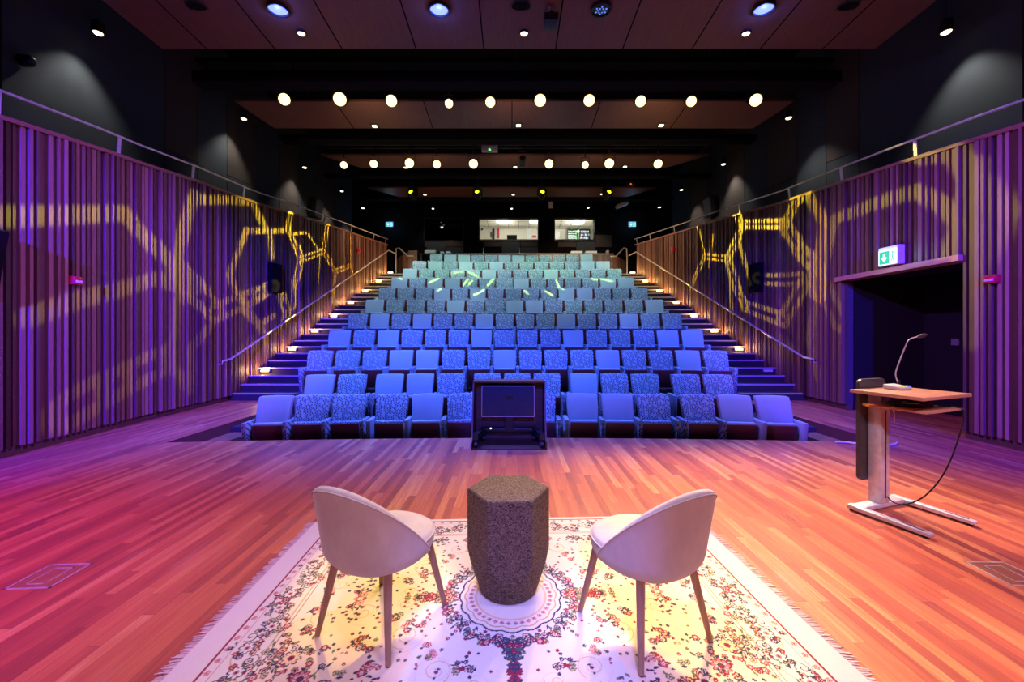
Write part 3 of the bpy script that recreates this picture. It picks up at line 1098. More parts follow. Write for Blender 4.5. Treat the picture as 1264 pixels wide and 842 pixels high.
# ---SEATS---
# ------------------------------------------------------------------ theatre seats
def seat_proto(mat, width=0.518):
    """parts of one tip-up seat, origin on the floor below the back"""
    t = bpy.data.objects.new('theatre_seat', None)
    t.empty_display_size = 0.1
    COL.objects.link(t)
    hw = width / 2

    def back_fn(p):
        z = (p.z - 0.44) / 0.46
        u = p.x / hw
        wd = 0.93 + 0.07 * min(1, max(0, z * 1.6))
        y = p.y + 0.17 * z + 0.035 * u * u * -1.0 + (0.02 * math.sin(PI * min(1, max(0, z))) * (-1 if p.y < 0 else 0))
        zz = p.z - (0.006 * u * u if z > 0.9 else 0)
        return Vector((p.x * wd, y, zz))
    mb = MB()
    mb.rbox(-hw, hw, -0.045, 0.045, 0.44, 0.89, 0.015, 2, fn=back_fn, sub=5)
    mb.build('backrest', mat, t, smooth=60)
    mb = MB()
    mb.rbox(-hw + 0.03, hw - 0.03, 0.05, 0.075, 0.28, 0.85, 0.01, 1, fn=lambda p: Vector((p.x, p.y + 0.17 * (p.z - 0.44) / 0.46, p.z)))
    mb.build('back_shell', M['seatwood'], t)
    # folded seat: cushion behind its wooden underside
    def seat_fn(p):
        z = (p.z - 0.12) / 0.4
        return Vector((p.x, p.y - 0.05 * z, p.z))
    mb = MB()
    mb.rbox(-hw + 0.03, hw - 0.03, -0.13, -0.03, 0.13, 0.515, 0.03, 3, fn=seat_fn)
    mb.build('seat_cushion', mat, t, smooth=60)
    mb = MB()
    mb.rbox(-hw + 0.035, hw - 0.035, -0.165, -0.115, 0.12, 0.485, 0.012, 2, fn=seat_fn)
    mb.build('seat_panel', M['seatwood'], t)
    return t


def arm_mesh(mat, x):
    mb = MB()
    def fn(p):
        z = p.z / 0.56
        k = min(1, z)
        return Vector((x + (p.x) * (0.82 + 0.18 * k), p.y + (0.06 * (1 - k) if p.y < -0.1 else 0), p.z + 0.05 * (-p.y) * 0.3))
    mb.rbox(-0.036, 0.036, -0.30, 0.10, 0.0, 0.545, 0.014, 2, fn=fn)
    o = mb.build('armrest', mat, None, smooth=60)
    return o


proto = {}
for k, mt in ((0, M['plain']), (1, M['pattern'])):
    proto[k] = seat_proto(mt)
arm_plain = {k: arm_mesh(m_, 0.0) for k, m_ in ((0, M['plain']), (1, M['pattern']))}
proto_used = {0: False, 1: False}
arm_used = {0: False, 1: False}
row_names = ['front row', 'second row', 'third row', 'fourth row', 'fifth row', 'sixth row', 'seventh row', 'eighth row', 'ninth row', 'tenth row', 'eleventh and last row']
colour_name = ['blue', 'blue', 'blue', 'blue', 'blue', 'blue-grey', 'blue-grey', 'grey-green', 'grey-green', 'grey-green', 'grey-green']
kids_of = {k: [o for o in bpy.data.objects if o.parent == proto[k]] for k in (0, 1)}
gap_after = {0: {2, 5, 7, 10}, 1: {1, 4, 7, 10}}
def arc_d(d0, x):
    return d0 + 0.11 - (x - 0.12) ** 2 / (2 * CURV)
def seat_x(px, d0):
    x = (px - CX) * d0 / F
    for _ in range(8):
        x = (px - CX) * arc_d(d0, x) / F
    return x
for ri, r in enumerate(rows_px):
    n = len(r)
    d0 = row_d[ri]
    if ri < 2:
        xs = [seat_x(px, d0) for px, _ in r]
    else:
        xa, xb = seat_x(r[0][0], d0), seat_x(r[-1][0], d0)
        xs = [xa + (xb - xa) * i / (n - 1) for i in range(n)]
    for si, (px, pat) in enumerate(r):
        x = xs[si]
        d = arc_d(d0, x) - 0.06
        if not proto_used[pat]:
            t = proto[pat]
            kids = kids_of[pat]
            proto_used[pat] = True
        else:
            t = proto[pat].copy()
            COL.objects.link(t)
            for ch in kids_of[pat]:
                c = ch.copy()
                c.parent = t
                COL.objects.link(c)
        t.location = (x, d, row_floor[ri])
        rz = -(x - 0.12) / CURV
        t.rotation_euler = (0, 0, rz)
        gaps = gap_after.get(ri, set())
        pitch = (xs[1] - xs[0]) if ri > 1 else min(0.585, min(abs(xs[k] - x) for k in (si - 1, si + 1) if 0 <= k < n))
        sx = min(1.05, max(0.88, pitch / 0.585))
        sides = [-1]
        if si == n - 1 or si in gaps:
            sides.append(1)
        for s in sides:
            ak = pat if (si * 7 + ri) % 3 else 1 - pat
            if not arm_used[ak]:
                a = arm_plain[ak]
                arm_used[ak] = True
            else:
                a = arm_plain[ak].copy()
                COL.objects.link(a)
            a.parent = t
            a.location = (s * pitch / 2 / sx, 0, 0)
        t.scale = (sx, 1, 1)
        left = si < (n + 1) // 2
        idx = si + 1 if left else n - si
        if ri == 0 and si in (6,):
            lab = 'theatre seat in the front row hidden behind the framed monitor'
        else:
            lab = f'{"patterned" if pat else "plain"} {colour_name[ri]} theatre seat, {ordinal(idx) if idx > 1 else "first"} from the {"left" if left else "right"} end of the {row_names[ri]}'
        tag(t, lab, 'seat', f'theatre seats in the {row_names[ri]}')

# ------------------------------------------------------------------ rug with a woven floral pattern
def make_rug():
    hx, hy = 1.572, 0.985
    st = 0.004
    nx, ny = int(2 * hx / st), int(2 * hy / st)
    X, Y = np.meshgrid(np.linspace(-hx, hx, nx), np.linspace(-hy, hy, ny))
    cream = np.array([0.70, 0.665, 0.655])
    C = np.ones((ny, nx, 3)) * cream
    rng = np.random.default_rng(4)
    navy = np.array([0.035, 0.04, 0.10]); red = np.array([0.27, 0.02, 0.055]); rose = np.array([0.55, 0.20, 0.24])
    peach = np.array([0.74, 0.50, 0.30]); teal = np.array([0.10, 0.17, 0.17]); gold = np.array([0.55, 0.36, 0.18])
    pale = np.array([0.72, 0.56, 0.50]); olive = np.array([0.17, 0.17, 0.08])
    # symmetric coordinates (one quarter repeated four times)
    def sub(cx, cy, r):
        i0 = max(0, int((cx - r + hx) / st)); i1 = min(nx, int((cx + r + hx) / st) + 2)
        j0 = max(0, int((cy - r + hy) / st)); j1 = min(ny, int((cy + r + hy) / st) + 2)
        return slice(j0, j1), slice(i0, i1)
    def paint(cx, cy, r, fn):
        for sx in (1, -1):
            for sy in (1, -1):
                s = sub(cx * sx, cy * sy, r)
                if C[s].size == 0:
                    continue
                fn(C[s], (X[s] - cx * sx) * sx, (Y[s] - cy * sy) * sy)
    def flower(cx, cy, r, n, c1, c2, c3, ph=0.0, lace=0.0):
        def fn(c, x, y):
            rr = np.hypot(x, y); th = np.arctan2(y, x) + ph
            pet = r * (0.66 + 0.34 * np.abs(np.cos(n * th / 2)))
            e = rr < pet
            ring = e & (rr > pet - 0.0075)
            c[e] = c2
            gaps = e & (np.abs(np.sin(n * th / 2)) > 0.93) & (rr > r * 0.3)
            c[gaps] = cream
            c[ring] = c1
            c[rr < r * 0.32] = c3
            c[(rr < r * 0.16)] = c1
        paint(cx, cy, r * 1.1, fn)
    def leaf(cx, cy, L, w, a, c1):
        ca, sa = math.cos(a), math.sin(a)
        def fn(c, x, y):
            u = x * ca + y * sa; v = -x * sa + y * ca
            k = np.clip(1 - (2 * u / L) ** 2, 0, 1)
            c[(np.abs(v) < w / 2 * k) & (np.abs(u) < L / 2)] = c1
        paint(cx, cy, L * 0.6, fn)
    def stroke(pts, w, c1):
        for (x0, y0), (x1, y1) in zip(pts, pts[1:]):
            mx, my = (x0 + x1) / 2, (y0 + y1) / 2
            L = math.hypot(x1 - x0, y1 - y0)
            def fn(c, x, y, x0=x0, y0=y0, x1=x1, y1=y1, mx=mx, my=my, L=L):
                dx, dy = (x1 - x0) / (L + 1e-9), (y1 - y0) / (L + 1e-9)
                px, py = x + mx - x0, y + my - y0
                t = np.clip(px * dx + py * dy, 0, L)
                c[np.hypot(px - t * dx, py - t * dy) < w / 2] = c1
            paint(mx, my, L / 2 + w, fn)
    def spiral(cx, cy, r, turns, ph, w, c1, sgn=1):
        pts = []
        n = int(28 * turns)
        for i in range(n + 1):
            q = i / n
            a = ph + sgn * q * turns * 2 * PI
            rr = r * (1 - 0.88 * q)
            pts.append((cx + rr * math.cos(a), cy + rr * math.sin(a)))
        stroke(pts, w, c1)
    def cluster(cx, cy, R, n, cols, leaves=True):
        n = int(n * 1.7)
        for i in range(n):
            a = rng.uniform(0, 2 * PI); q = R * math.sqrt(rng.uniform(0, 1))
            x, y = cx + q * math.cos(a), cy + q * math.sin(a)
            if leaves and rng.random() < 0.5:
                leaf(x, y, rng.uniform(0.022, 0.042), rng.uniform(0.009, 0.015), rng.uniform(0, PI), [navy, teal, olive, navy][rng.integers(4)])
            else:
                k = cols[rng.integers(len(cols))]
                flower(x, y, rng.uniform(0.012, 0.025), int(rng.integers(5, 8)), k[0], k[1], k[2], rng.uniform(0, 6))
    ax, ay = np.abs(X), np.abs(Y)
    # field and peach drifts
    fld = (ax < 1.18) & (ay < 0.72)
    drift = (np.hypot((ax - 0.92) / 0.42, (ay - 0.45) / 0.36) < 1) & fld
    C[drift] = C[drift] * 0.35 + peach * 0.65 + 0.08
    # border bands
    def band(off_x, off_y, w, col):
        m1 = (np.abs(ax - off_x) < w / 2) & (ay < off_y + w / 2)
        m2 = (np.abs(ay - off_y) < w / 2) & (ax < off_x + w / 2)
        C[m1 | m2] = col
    band(1.425, 0.945, 0.013, red)
    band(1.37, 0.90, 0.004, rose)
    band(1.205, 0.735, 0.006, gold)
    band(1.185, 0.715, 0.004, navy)
    # narrow guard of rose marks
    for i in range(26):
        y = -0.88 + 0.0704 * i + 0.0352
        if y > 0:
            flower(1.397, y, 0.016, 5, rose, pale, red)
    for i in range(40):
        x = 0.035 + 0.0704 * i
        if x < 1.36:
            flower(x, 0.922, 0.014, 5, rose, pale, red)
    cols_dark = [(navy, pale, red), (red, rose, cream), (navy, cream, rose), (red, peach, navy), (olive, pale, navy)]
    cols_red = [(red, rose, cream), (red, pale, red), (rose, pale, red)]
    # main border: scrolling vine with blossoms
    def vine(fx, n, x_or_y):
        pts = []
        for i in range(n + 1):
            pts.append(fx(i / n))
        stroke(pts, 0.006, gold)
    vine(lambda t: (1.287 + 0.055 * math.sin(t * 14), 0.72 * t), 60, 0)
    vine(lambda t: (1.30 * t, 0.817 + 0.05 * math.sin(t * 20)), 90, 0)
    for k in range(6):
        y = 0.06 + 0.145 * k
        if y < 0.8:
            cluster(1.287 + 0.03 * (-1) ** k, y, 0.072, 15, cols_dark)
            spiral(1.287 - 0.045 * (-1) ** k, y + 0.07, 0.035, 1.3, k, 0.005, navy)
            flower(1.287 + 0.02 * (-1) ** k, y, 0.042, 7, navy, cream, rose)
    for k in range(9):
        x = 0.07 + 0.148 * k
        if x < 1.3:
            cluster(x, 0.817 + 0.025 * (-1) ** k, 0.066, 13, cols_dark)
            spiral(x + 0.07, 0.817 - 0.03 * (-1) ** k, 0.034, 1.3, k + 1, 0.005, navy)
            flower(x, 0.817 + 0.02 * (-1) ** k, 0.040, 7, navy, cream, red)
    cluster(1.29, 0.82, 0.09, 16, cols_dark)
    # corner bouquets inside the field
    cluster(0.98, 0.55, 0.20, 58, cols_dark)
    cluster(1.10, 0.36, 0.12, 22, cols_dark)
    cluster(0.70, 0.62, 0.11, 22, cols_dark)
    flower(0.96, 0.54, 0.05, 9, red, rose, navy)
    flower(1.06, 0.42, 0.05, 8, navy, peach, red)
    flower(0.84, 0.62, 0.05, 8, red, pale, navy)
    # field scrolls and sprigs
    for (x, y, r, tn, ph, sg) in ((0.55, 0.30, 0.12, 1.6, 0.5, 1), (0.82, 0.12, 0.10, 1.5, 2.0, -1), (0.36, 0.52, 0.10, 1.5, 1.0, -1), (0.60, 0.05, 0.07, 1.4, 3.0, 1),
                                  (1.04, 0.14, 0.08, 1.4, 0.2, 1), (0.18, 0.60, 0.07, 1.3, 2.2, 1)):
        spiral(x, y, r, tn, ph, 0.0055, pale, sg)
        spiral(x, y, r * 0.72, tn, ph + 1.2, 0.004, gold, -sg)
    for (x, y, r, n) in ((0.52, 0.22, 0.055, 9), (0.74, 0.34, 0.06, 10), (0.42, 0.40, 0.045, 7), (0.24, 0.50, 0.05, 8), (0.88, 0.04, 0.055, 8), (0.66, 0.48, 0.04, 6), (0.50, 0.63, 0.06, 10),
                         (0.30, 0.66, 0.045, 8), (1.06, 0.22, 0.045, 7), (0.64, 0.15, 0.035, 5), (1.10, 0.06, 0.05, 8), (0.10, 0.66, 0.04, 7)):
        cluster(x, y, r, n, cols_red if rng.random() < 0.45 else cols_dark)
    # dark star points around the medallion
    for i in range(9):
        a = (i + 0.5) / 9 * PI / 2
        cluster(0.36 * math.cos(a), 0.36 * math.sin(a), 0.045, 9, cols_dark)
    for k in range(5):
        cluster(0.0 + 0.001, 0.38 + 0.05 * k, 0.06 - 0.011 * k, 12 - 2 * k, [(navy, navy, red), (navy, teal, navy), (red, navy, red)])
        cluster(0.40 + 0.05 * k, 0.001, 0.055 - 0.01 * k, 10 - 2 * k, cols_dark)
    # medallion rings
    rr = np.hypot(X, Y); th = np.arctan2(Y, X)
    sc = 0.285 + 0.014 * np.abs(np.cos(8 * th))
    C[rr < sc] = np.array([0.76, 0.70, 0.60])
    C[np.abs(rr - sc) < 0.005] = navy
    C[np.abs(rr - sc + 0.03) < 0.004] = gold
    C[np.abs(rr - 0.205) < 0.006] = peach
    for i in range(10):
        a = (i + 0.5) / 10 * PI / 2
        flower(0.232 * math.cos(a), 0.232 * math.sin(a), 0.014, 5, rose, pale, red)
    # tiny scattered buds
    for i in range(150):
        x, y = rng.uniform(0.1, 1.16), rng.uniform(0.02, 0.7)
        if math.hypot(x, y) > 0.4:
            k = cols_dark[rng.integers(5)]
            flower(x, y, rng.uniform(0.007, 0.012), 5, k[0], k[1], k[2])
    C *= (0.95 + 0.07 * rng.random((ny, nx, 1)))
    z = np.full_like(X, 0.012) + 0.0008 * np.sin(X * 9) * np.sin(Y * 7)
    co = np.stack([X, Y, z], -1).reshape(-1, 3)
    idx = np.arange(nx * ny).reshape(ny, nx)
    quads = np.stack([idx[:-1, :-1], idx[:-1, 1:], idx[1:, 1:], idx[1:, :-1]], -1).reshape(-1, 4)
    # skirt down to the floor
    rim = np.concatenate([idx[0, :], idx[1:, -1], idx[-1, -2::-1], idx[-2:0:-1, 0]])
    nv = len(co)
    low = co[rim].copy(); low[:, 2] = 0.0
    n = len(rim)
    a = np.arange(n)
    skirt = np.stack([rim, nv + a, nv + (a + 1) % n, rim[(a + 1) % n]], -1)
    allco = np.concatenate([co, low]); allq = np.concatenate([quads, skirt])
    me = bpy.data.meshes.new('rug')
    me.vertices.add(len(allco)); me.vertices.foreach_set('co', allco.astype(np.float32).ravel())
    me.loops.add(allq.size); me.loops.foreach_set('vertex_index', allq.astype(np.int32).ravel())
    me.polygons.add(len(allq)); me.polygons.foreach_set('loop_start', (np.arange(len(allq)) * 4).astype(np.int32))
    me.update(calc_edges=True)
    ca = me.attributes.new('weave', 'FLOAT_COLOR', 'POINT')
    colr = np.concatenate([C.reshape(-1, 3), np.tile(cream, (n, 1))])
    ca.data.foreach_set('color', np.concatenate([colr, np.ones((len(colr), 1))], 1).astype(np.float32).ravel())
    m, nt, b = nmat('woven_rug')
    N = NT(nt)
    at = N.n('ShaderNodeAttribute', attribute_name='weave')
    N.link(at.outputs['Color'], b.inputs['Base Color'])
    setp(b, rough=0.95, spec=0.1, sheen=0.1)
    tc = N.n('ShaderNodeTexCoord')
    N.link(N.bump(N.noise(tc.outputs['Object'], 180, 3), 0.3, 0.004), b.inputs['Normal'])
    me.materials.append(m)
    o = bpy.data.objects.new('rug', me)
    COL.objects.link(o)
    o.location = (-0.008, 2.352, 0.0)
    o.rotation_euler = (0, 0, 0.037)
    tag(o, 'cream floral rug with navy and red blossoms under the two chairs', 'rug')
    # cotton fringe at both short ends
    rf = random.Random(2)
    fm = simple('fringe_cotton', (0.62, 0.5, 0.52), 0.95)
    for s in (-1, 1):
        mb = MB()
        y = -hy + 0.004
        while y < hy:
            L = rf.uniform(0.045, 0.07)
            dy = rf.uniform(-0.012, 0.012)
            mb.add([(s * (hx - 0.003), y, 0.010), (s * (hx - 0.003), y + 0.006, 0.010), (s * (hx + L), y + 0.005 + dy, 0.003), (s * (hx + L), y + dy, 0.003),
                    (s * (hx - 0.003), y, 0.004), (s * (hx - 0.003), y + 0.006, 0.004), (s * (hx + L), y + 0.005 + dy, 0.0005), (s * (hx + L), y + dy, 0.0005)],
                   [(0, 1, 2, 3), (7, 6, 5, 4), (0, 3, 7, 4), (1, 5, 6, 2), (3, 2, 6, 7), (0, 4, 5, 1)])
            y += rf.uniform(0.008, 0.011)
        mb.build('fringe', fm, o, smooth=0)
    return o


rug = make_rug()
RZ = 0.0158

# ------------------------------------------------------------------ the two upholstered chairs
def make_chair():
    t = bpy.data.objects.new('upholstered_chair', None)
    t.empty_display_size = 0.1
    COL.objects.link(t)
    # local frame: faces +Y, origin on the floor under the seat centre
    # seat pad
    mb = MB()
    prof_pts = 40
    loops = [(0.372, 0.90), (0.385, 0.97), (0.41, 1.0), (0.44, 1.0), (0.463, 0.975), (0.476, 0.91), (0.481, 0.7), (0.482, 0.4)]
    vs, fs = [], []
    for z, k in loops:
        for i in range(prof_pts):
            a = 2 * PI * i / prof_pts
            c, s_ = math.cos(a), math.sin(a)
            e = 0.82
            x = 0.245 * math.copysign(abs(c) ** e, c) * k
            y = 0.255 * math.copysign(abs(s_) ** e, s_) * k + 0.012
            if y > 0:
                x *= 1.0 - 0.06 * (y / 0.26) ** 2
            vs.append(Vector((x, y, z)))
    n = prof_pts
    for j in range(len(loops) - 1):
        for i in range(n):
            fs.append((j * n + i, j * n + (i + 1) % n, (j + 1) * n + (i + 1) % n, (j + 1) * n + i))
    fs.append(tuple(range(n))[::-1])
    fs.append(tuple(range((len(loops) - 1) * n, len(loops) * n)))
    mb.add(vs, fs)
    seat = mb.build('seat', M['velvet'], t, smooth=80)
    mb = MB()
    pts = []
    for i in range(41):
        a = 2 * PI * i / 40
        c, s_ = math.cos(a), math.sin(a)
        x = 0.2465 * math.copysign(abs(c) ** 0.82, c)
        y = 0.2565 * math.copysign(abs(s_) ** 0.82, s_) + 0.012
        if y > 0:
            x *= 1.0 - 0.06 * (y / 0.26) ** 2
        pts.append((x, y, 0.452))
    mb.tube(pts, 0.0045, 6)
    mb.build('piping', M['velvet'], seat, smooth=80)
    # curved shell back
    A = math.radians(93)
    nt_, nz = 48, 16
    def zt(a):
        k = abs(a) / A
        return zb(a) + 0.016 + 0.435 * (max(0.0, math.cos(min(1, k) * PI / 2)) ** 0.80)
    def zb(a):
        k = abs(a) / A
        return 0.374 + 0.034 * k ** 3
    def P(a, f, off):
        z = zb(a) + (zt(a) - zb(a)) * f
        h = (z - 0.40) / 0.42
        r = 0.268 + 0.034 * h - 0.03 * (1 - min(1, max(0, (z - 0.385) / 0.07))) ** 2 + off
        y0 = -0.035 * h
        sq = 0.9
        sx, cy = math.sin(a), math.cos(a)
        x = r * 0.985 * math.copysign(abs(sx) ** sq, sx)
        y = -r * math.copysign(abs(cy) ** sq, cy) + y0
        return Vector((x, y, z))
    mb = MB()
    rows = []
    th = 0.021
    ring = []
    prof = [(0.0, -th * 0.4), (0.0, th * 0.55)] + [(0.02 + 0.96 * (j / nz), th) for j in range(nz + 1)] + [(1.0, th * 0.5), (1.008, 0.0), (1.0, -th * 0.5)] + [(0.98 - 0.96 * (j / nz), -th) for j in range(nz + 1)]
    m_ = len(prof)
    vs, fs = [], []
    for i in range(nt_ + 1):
        a = -A + 2 * A * i / nt_
        for f, off in prof:
            vs.append(P(a, f, off))
    for i in range(nt_):
        for j in range(m_):
            fs.append((i * m_ + j, i * m_ + (j + 1) % m_, (i + 1) * m_ + (j + 1) % m_, (i + 1) * m_ + j))
    fs.append(tuple(range(m_)))
    fs.append(tuple(range(nt_ * m_, (nt_ + 1) * m_))[::-1])
    mb.add(vs, fs)
    back = mb.build('backrest', M['velvet'], t, smooth=80)
    mb = MB()
    mb.tube([P(-A + 2 * A * i / 60, 0.965, th + 0.001) for i in range(61)], 0.004, 6)
    mb.build('piping', M['velvet'], back, smooth=80)
    for sx in (-1, 1):
        for sy in (-1, 1):
            top = Vector((sx * 0.165, sy * 0.16, 0.40))
            bot = Vector((sx * 0.230, sy * 0.232, 0.0))
            mb = MB()
            pts = [top.lerp(bot, k / 6) for k in range(7)]
            mb.tube(pts, [0.0225 - 0.009 * k / 6 for k in range(7)], 16)
            # level foot
            lg = mb.build('leg', M['legwood'], t, smooth=50)
            mb = MB()
            mb.cyl(bot + Vector((0, 0, -0.001)), bot + Vector((0, 0, 0.005)), 0.0125, 0.0125, 12)
            mb.build('foot_pad', M['black'], lg)
    return t


ch1 = make_chair()
ch1.location = (-0.69, 2.15, RZ)
ch1.rotation_euler = (0, 0, -math.radians(24))
tag(ch1, 'cream velvet chair with curved back, left of the cork stool', 'chair', 'cream velvet chairs on the rug')
ch2 = copy_tree(ch1)
ch2.location = (0.688, 2.105, RZ)
ch2.rotation_euler = (0, 0, math.radians(26))
tag(ch2, 'cream velvet chair with curved back, right of the cork stool', 'chair', 'cream velvet chairs on the rug')

# ------------------------------------------------------------------ hexagonal cork stool
def make_stool():
    mb = MB()
    nseg = 96
    rot = math.radians(-90 + 30 + 3)
    ap = 0.216
    H = 0.605
    zs = [0.0, 0.006] + [0.012 + (0.33 - 0.012) * i / 22 for i in range(23)] + [0.4, 0.5, H - 0.012, H - 0.005, H]
    def hexr(t):
        q = (t - rot) % (PI / 3) - PI / 6
        return ap / math.cos(q)
    vs, fs = [], []
    for z in zs:
        for i in range(nseg):
            t = rot + 2 * PI * i / nseg
            cone = 0.172 + 0.33 * z
            r = min(hexr(t), cone)
            if z <= 0.001:
                r -= 0.004
            if z > H - 0.001:
                r -= 0.011
            elif z > H - 0.008:
                r -= 0.003
            vs.append(Vector((r * math.cos(t), r * math.sin(t), z)))
    n = nseg
    for j in range(len(zs) - 1):
        for i in range(n):
            fs.append((j * n + i, j * n + (i + 1) % n, (j + 1) * n + (i + 1) % n, (j + 1) * n + i))
    fs.append(tuple(range(n))[::-1])
    fs.append(tuple(range((len(zs) - 1) * n, len(zs) * n)))
    mb.add(vs, fs)
    o = mb.build('cork_stool', M['cork'], smooth=22)
    o.location = (-0.022, 2.43, RZ)
    return tag(o, 'dark hexagonal cork side table between the two cream chairs', 'side table')


make_stool()

# ------------------------------------------------------------------ lectern
Fv = Vector((0.33, -0.944, 0)).normalized()
Sv = Vector((0.944, 0.33, 0)).normalized()
LO = Vector((3.30, 3.58, 0))
lrot = math.atan2(Sv.y, Sv.x)      # local x = Sv, local -y = Fv
lec = thing('lectern', 'wooden-topped lectern on a silver column, standing on the right of the stage', 'lectern', LO, lrot)
def tb(name, mat, *args, parent=lec, r=0.006, seg=2, **k):
    mb = MB()
    mb.rbox(*args, r, seg, **k)
    return mb.build(name, mat, parent)
tb('table_top', M['desk'], -0.345, 0.31, -0.47, 0.03, 1.045, 1.072, r=0.004)
tb('shelf', M['desk'], -0.21, 0.28, -0.42, 0.01, 0.925, 0.945, r=0.004)
col_ = tb('column', M['alu'], -0.062, 0.062, -0.05, 0.05, 0.05, 1.045, r=0.01)
tb('cable_slot', M['black'], -0.008, 0.008, -0.053, -0.048, 0.10, 0.88, parent=col_, r=0.001, seg=1)
tb('bracket', M['alu'], -0.06, 0.06, -0.2, 0.05, 1.02, 1.046, r=0.004)
tb('edge_block', M['gold'], -0.24, -0.07, -0.06, -0.03, 0.926, 0.946, r=0.004)
def pan_fn(p):
    return p
mb = MB()
pts = []
wv, z0, z1, rr = 0.185, 0.24, 1.15, 0.05
for cxx, czz, a0 in ((wv - rr, z1 - rr, 0), (-wv + rr, z1 - rr, 90), (-wv + rr, z0 + rr, 180), (wv - rr, z0 + rr, 270)):
    for k in range(7):
        a = math.radians(a0 + 15 * k)
        pts.append((cxx + rr * math.cos(a), czz + rr * math.sin(a)))
npt = len(pts)
mb.add([(x + 0.015, 0.054, z) for x, z in pts] + [(x + 0.015, 0.08, z) for x, z in pts],
       [tuple(range(npt)), tuple(range(npt, 2 * npt))[::-1]] + [(i, (i + 1) % npt, npt + (i + 1) % npt, npt + i) for i in range(npt)])
mb.build('modesty_panel', M['panelgrey'], lec, smooth=40)
tb('base_bar', M['alu'], -0.29, 0.29, -0.05, 0.05, 0.012, 0.055, r=0.012)
for s in (-1, 1):
    mb = MB()
    mb.rbox(s * 0.30 - 0.035, s * 0.30 + 0.035, -0.50, 0.06, 0.014, 0.058, 0.014, 2, fn=lambda p: Vector((p.x, p.y, p.z - 0.012 * min(1, max(0, -p.y / 0.5)) * (1 if p.z > 0.03 else 0))))
    ft = mb.build('foot', M['alu'], lec)
    mb = MB()
    mb.rbox(s * 0.30 - 0.012, s * 0.30 + 0.012, -0.46, 0.02, 0.050, 0.0565, 0.003, 1, fn=lambda p: Vector((p.x, p.y, p.z - 0.010 * min(1, max(0, -p.y / 0.5)))))
    mb.build('cover_strip', M['black'], ft)
    for yy in (-0.46, 0.04):
        mb = MB()
        mb.cyl((s * 0.30, yy, 0), (s * 0.30, yy, 0.018), 0.018, n=12)
        mb.build('foot_pad', M['black'], ft)
# coiled cables on the shelf and the hanging cable
def lw(v):
    return LO + Sv * v[0] - Fv * v[1] + Vector((0, 0, v[2]))
mb = MB()
pts = []
for k in range(70):
    a = k / 70 * 2 * PI * 4
    r_ = 0.15 + 0.02 * math.sin(k * 1.7)
    pts.append((0.04 + 1.25 * r_ * math.cos(a), -0.2 + 0.75 * r_ * math.sin(a), 0.953 + 0.007 * (k // 18) + 0.002 * math.sin(k)))
mb.tube(pts, 0.005, 6)
o = mb.build('coiled_cable', M['black'])
o.location = LO
o.rotation_euler = (0, 0, lrot)
tag(o, 'coiled black cable lying on the shelf under the lectern top', 'cable')
mb = MB()
ctrl = [(0.22, -0.30, 0.953), (0.25, -0.425, 0.952), (0.25, -0.445, 0.90), (0.235, -0.42, 0.70), (0.19, -0.36, 0.42), (0.13, -0.27, 0.20), (0.07, -0.17, 0.085), (0.03, -0.10, 0.075), (0.0, -0.062, 0.12)]
def catmull(P, n=8):
    P = [Vector(p) for p in P]
    out = []
    for i in range(len(P) - 1):
        p0, p1, p2, p3 = P[max(0, i - 1)], P[i], P[i + 1], P[min(len(P) - 1, i + 2)]
        for k in range(n):
            t = k / n
            out.append(0.5 * ((2 * p1) + (-p0 + p2) * t + (2 * p0 - 5 * p1 + 4 * p2 - p3) * t * t + (-p0 + 3 * p1 - 3 * p2 + p3) * t ** 3))
    out.append(P[-1])
    return out
mb.tube(catmull(ctrl), 0.0055, 8)
o = mb.build('hanging_cable', M['black'])
o.location = LO
o.rotation_euler = (0, 0, lrot)
tag(o, 'black cable looping from the lectern shelf down to its base', 'cable')
mb = MB()
mb.tube(catmull([(0.085, -0.06, 0.924), (0.09, -0.065, 0.87), (0.105, -0.06, 0.80), (0.11, -0.06, 0.77)]), 0.004, 6)
o = mb.build('white_strap', M['white'])
o.location = LO
o.rotation_euler = (0, 0, lrot)
tag(o, 'short white strap hanging beside the lectern column', 'strap')
# conference microphone
mic = thing('gooseneck_microphone', 'gooseneck conference microphone with lit keys on the lectern top', 'microphone', LO + Sv * 0.06 + Fv * 0.05 + Vector((0, 0, 1.0725)), lrot)
mb = MB()
mb.rbox(-0.075, 0.08, -0.12, 0.015, 0.0, 0.042, 0.008, 2, fn=lambda p: Vector((p.x, p.y, p.z * (0.55 + 0.45 * (p.y + 0.13) / 0.145))))
mb.build('base', M['alu'], mic)
for k, (x, mt) in enumerate(((-0.05, 'led_amber'), (0.0, 'led_amber'), (0.035, 'led_blue'), (0.06, 'led_blue'))):
    mb = MB()
    mb.rbox(x - 0.011, x + 0.011, -0.115, -0.08, 0.024, 0.034, 0.002, 1)
    mb.build('key', M[mt], mic)
gm = [W(1105.0, 470, 3.62), W(1105.5, 462, 3.6), W(1110, 447, 3.58), W(1118, 427, 3.56), W(1121, 420.5, 3.55), W(1126, 417.5, 3.54), W(1133, 415.8, 3.53)]
inv = Matrix.Translation(mic.location) @ Matrix.Rotation(lrot, 4, 'Z')
inv = inv.inverted()
gl = [inv @ p for p in gm]
gl[0].z = 0.03
gl[0].y = min(gl[0].y, 0.0)
mb = MB()
mb.tube(catmull(gl, 5), 0.0055, 8)
mb.build('gooseneck', M['steel'], mic, smooth=60)
mb = MB()
d_ = (gl[-1] - gl[-2]).normalized()
mb.tube([gl[-1] - d_ * 0.005, gl[-1] + d_ * 0.008, gl[-1] + d_ * 0.05, gl[-1] + d_ * 0.068], [0.008, 0.016, 0.017, 0.009], 12)
mb.build('windscreen', M['panelgrey'], mic, smooth=60)
mb = MB()
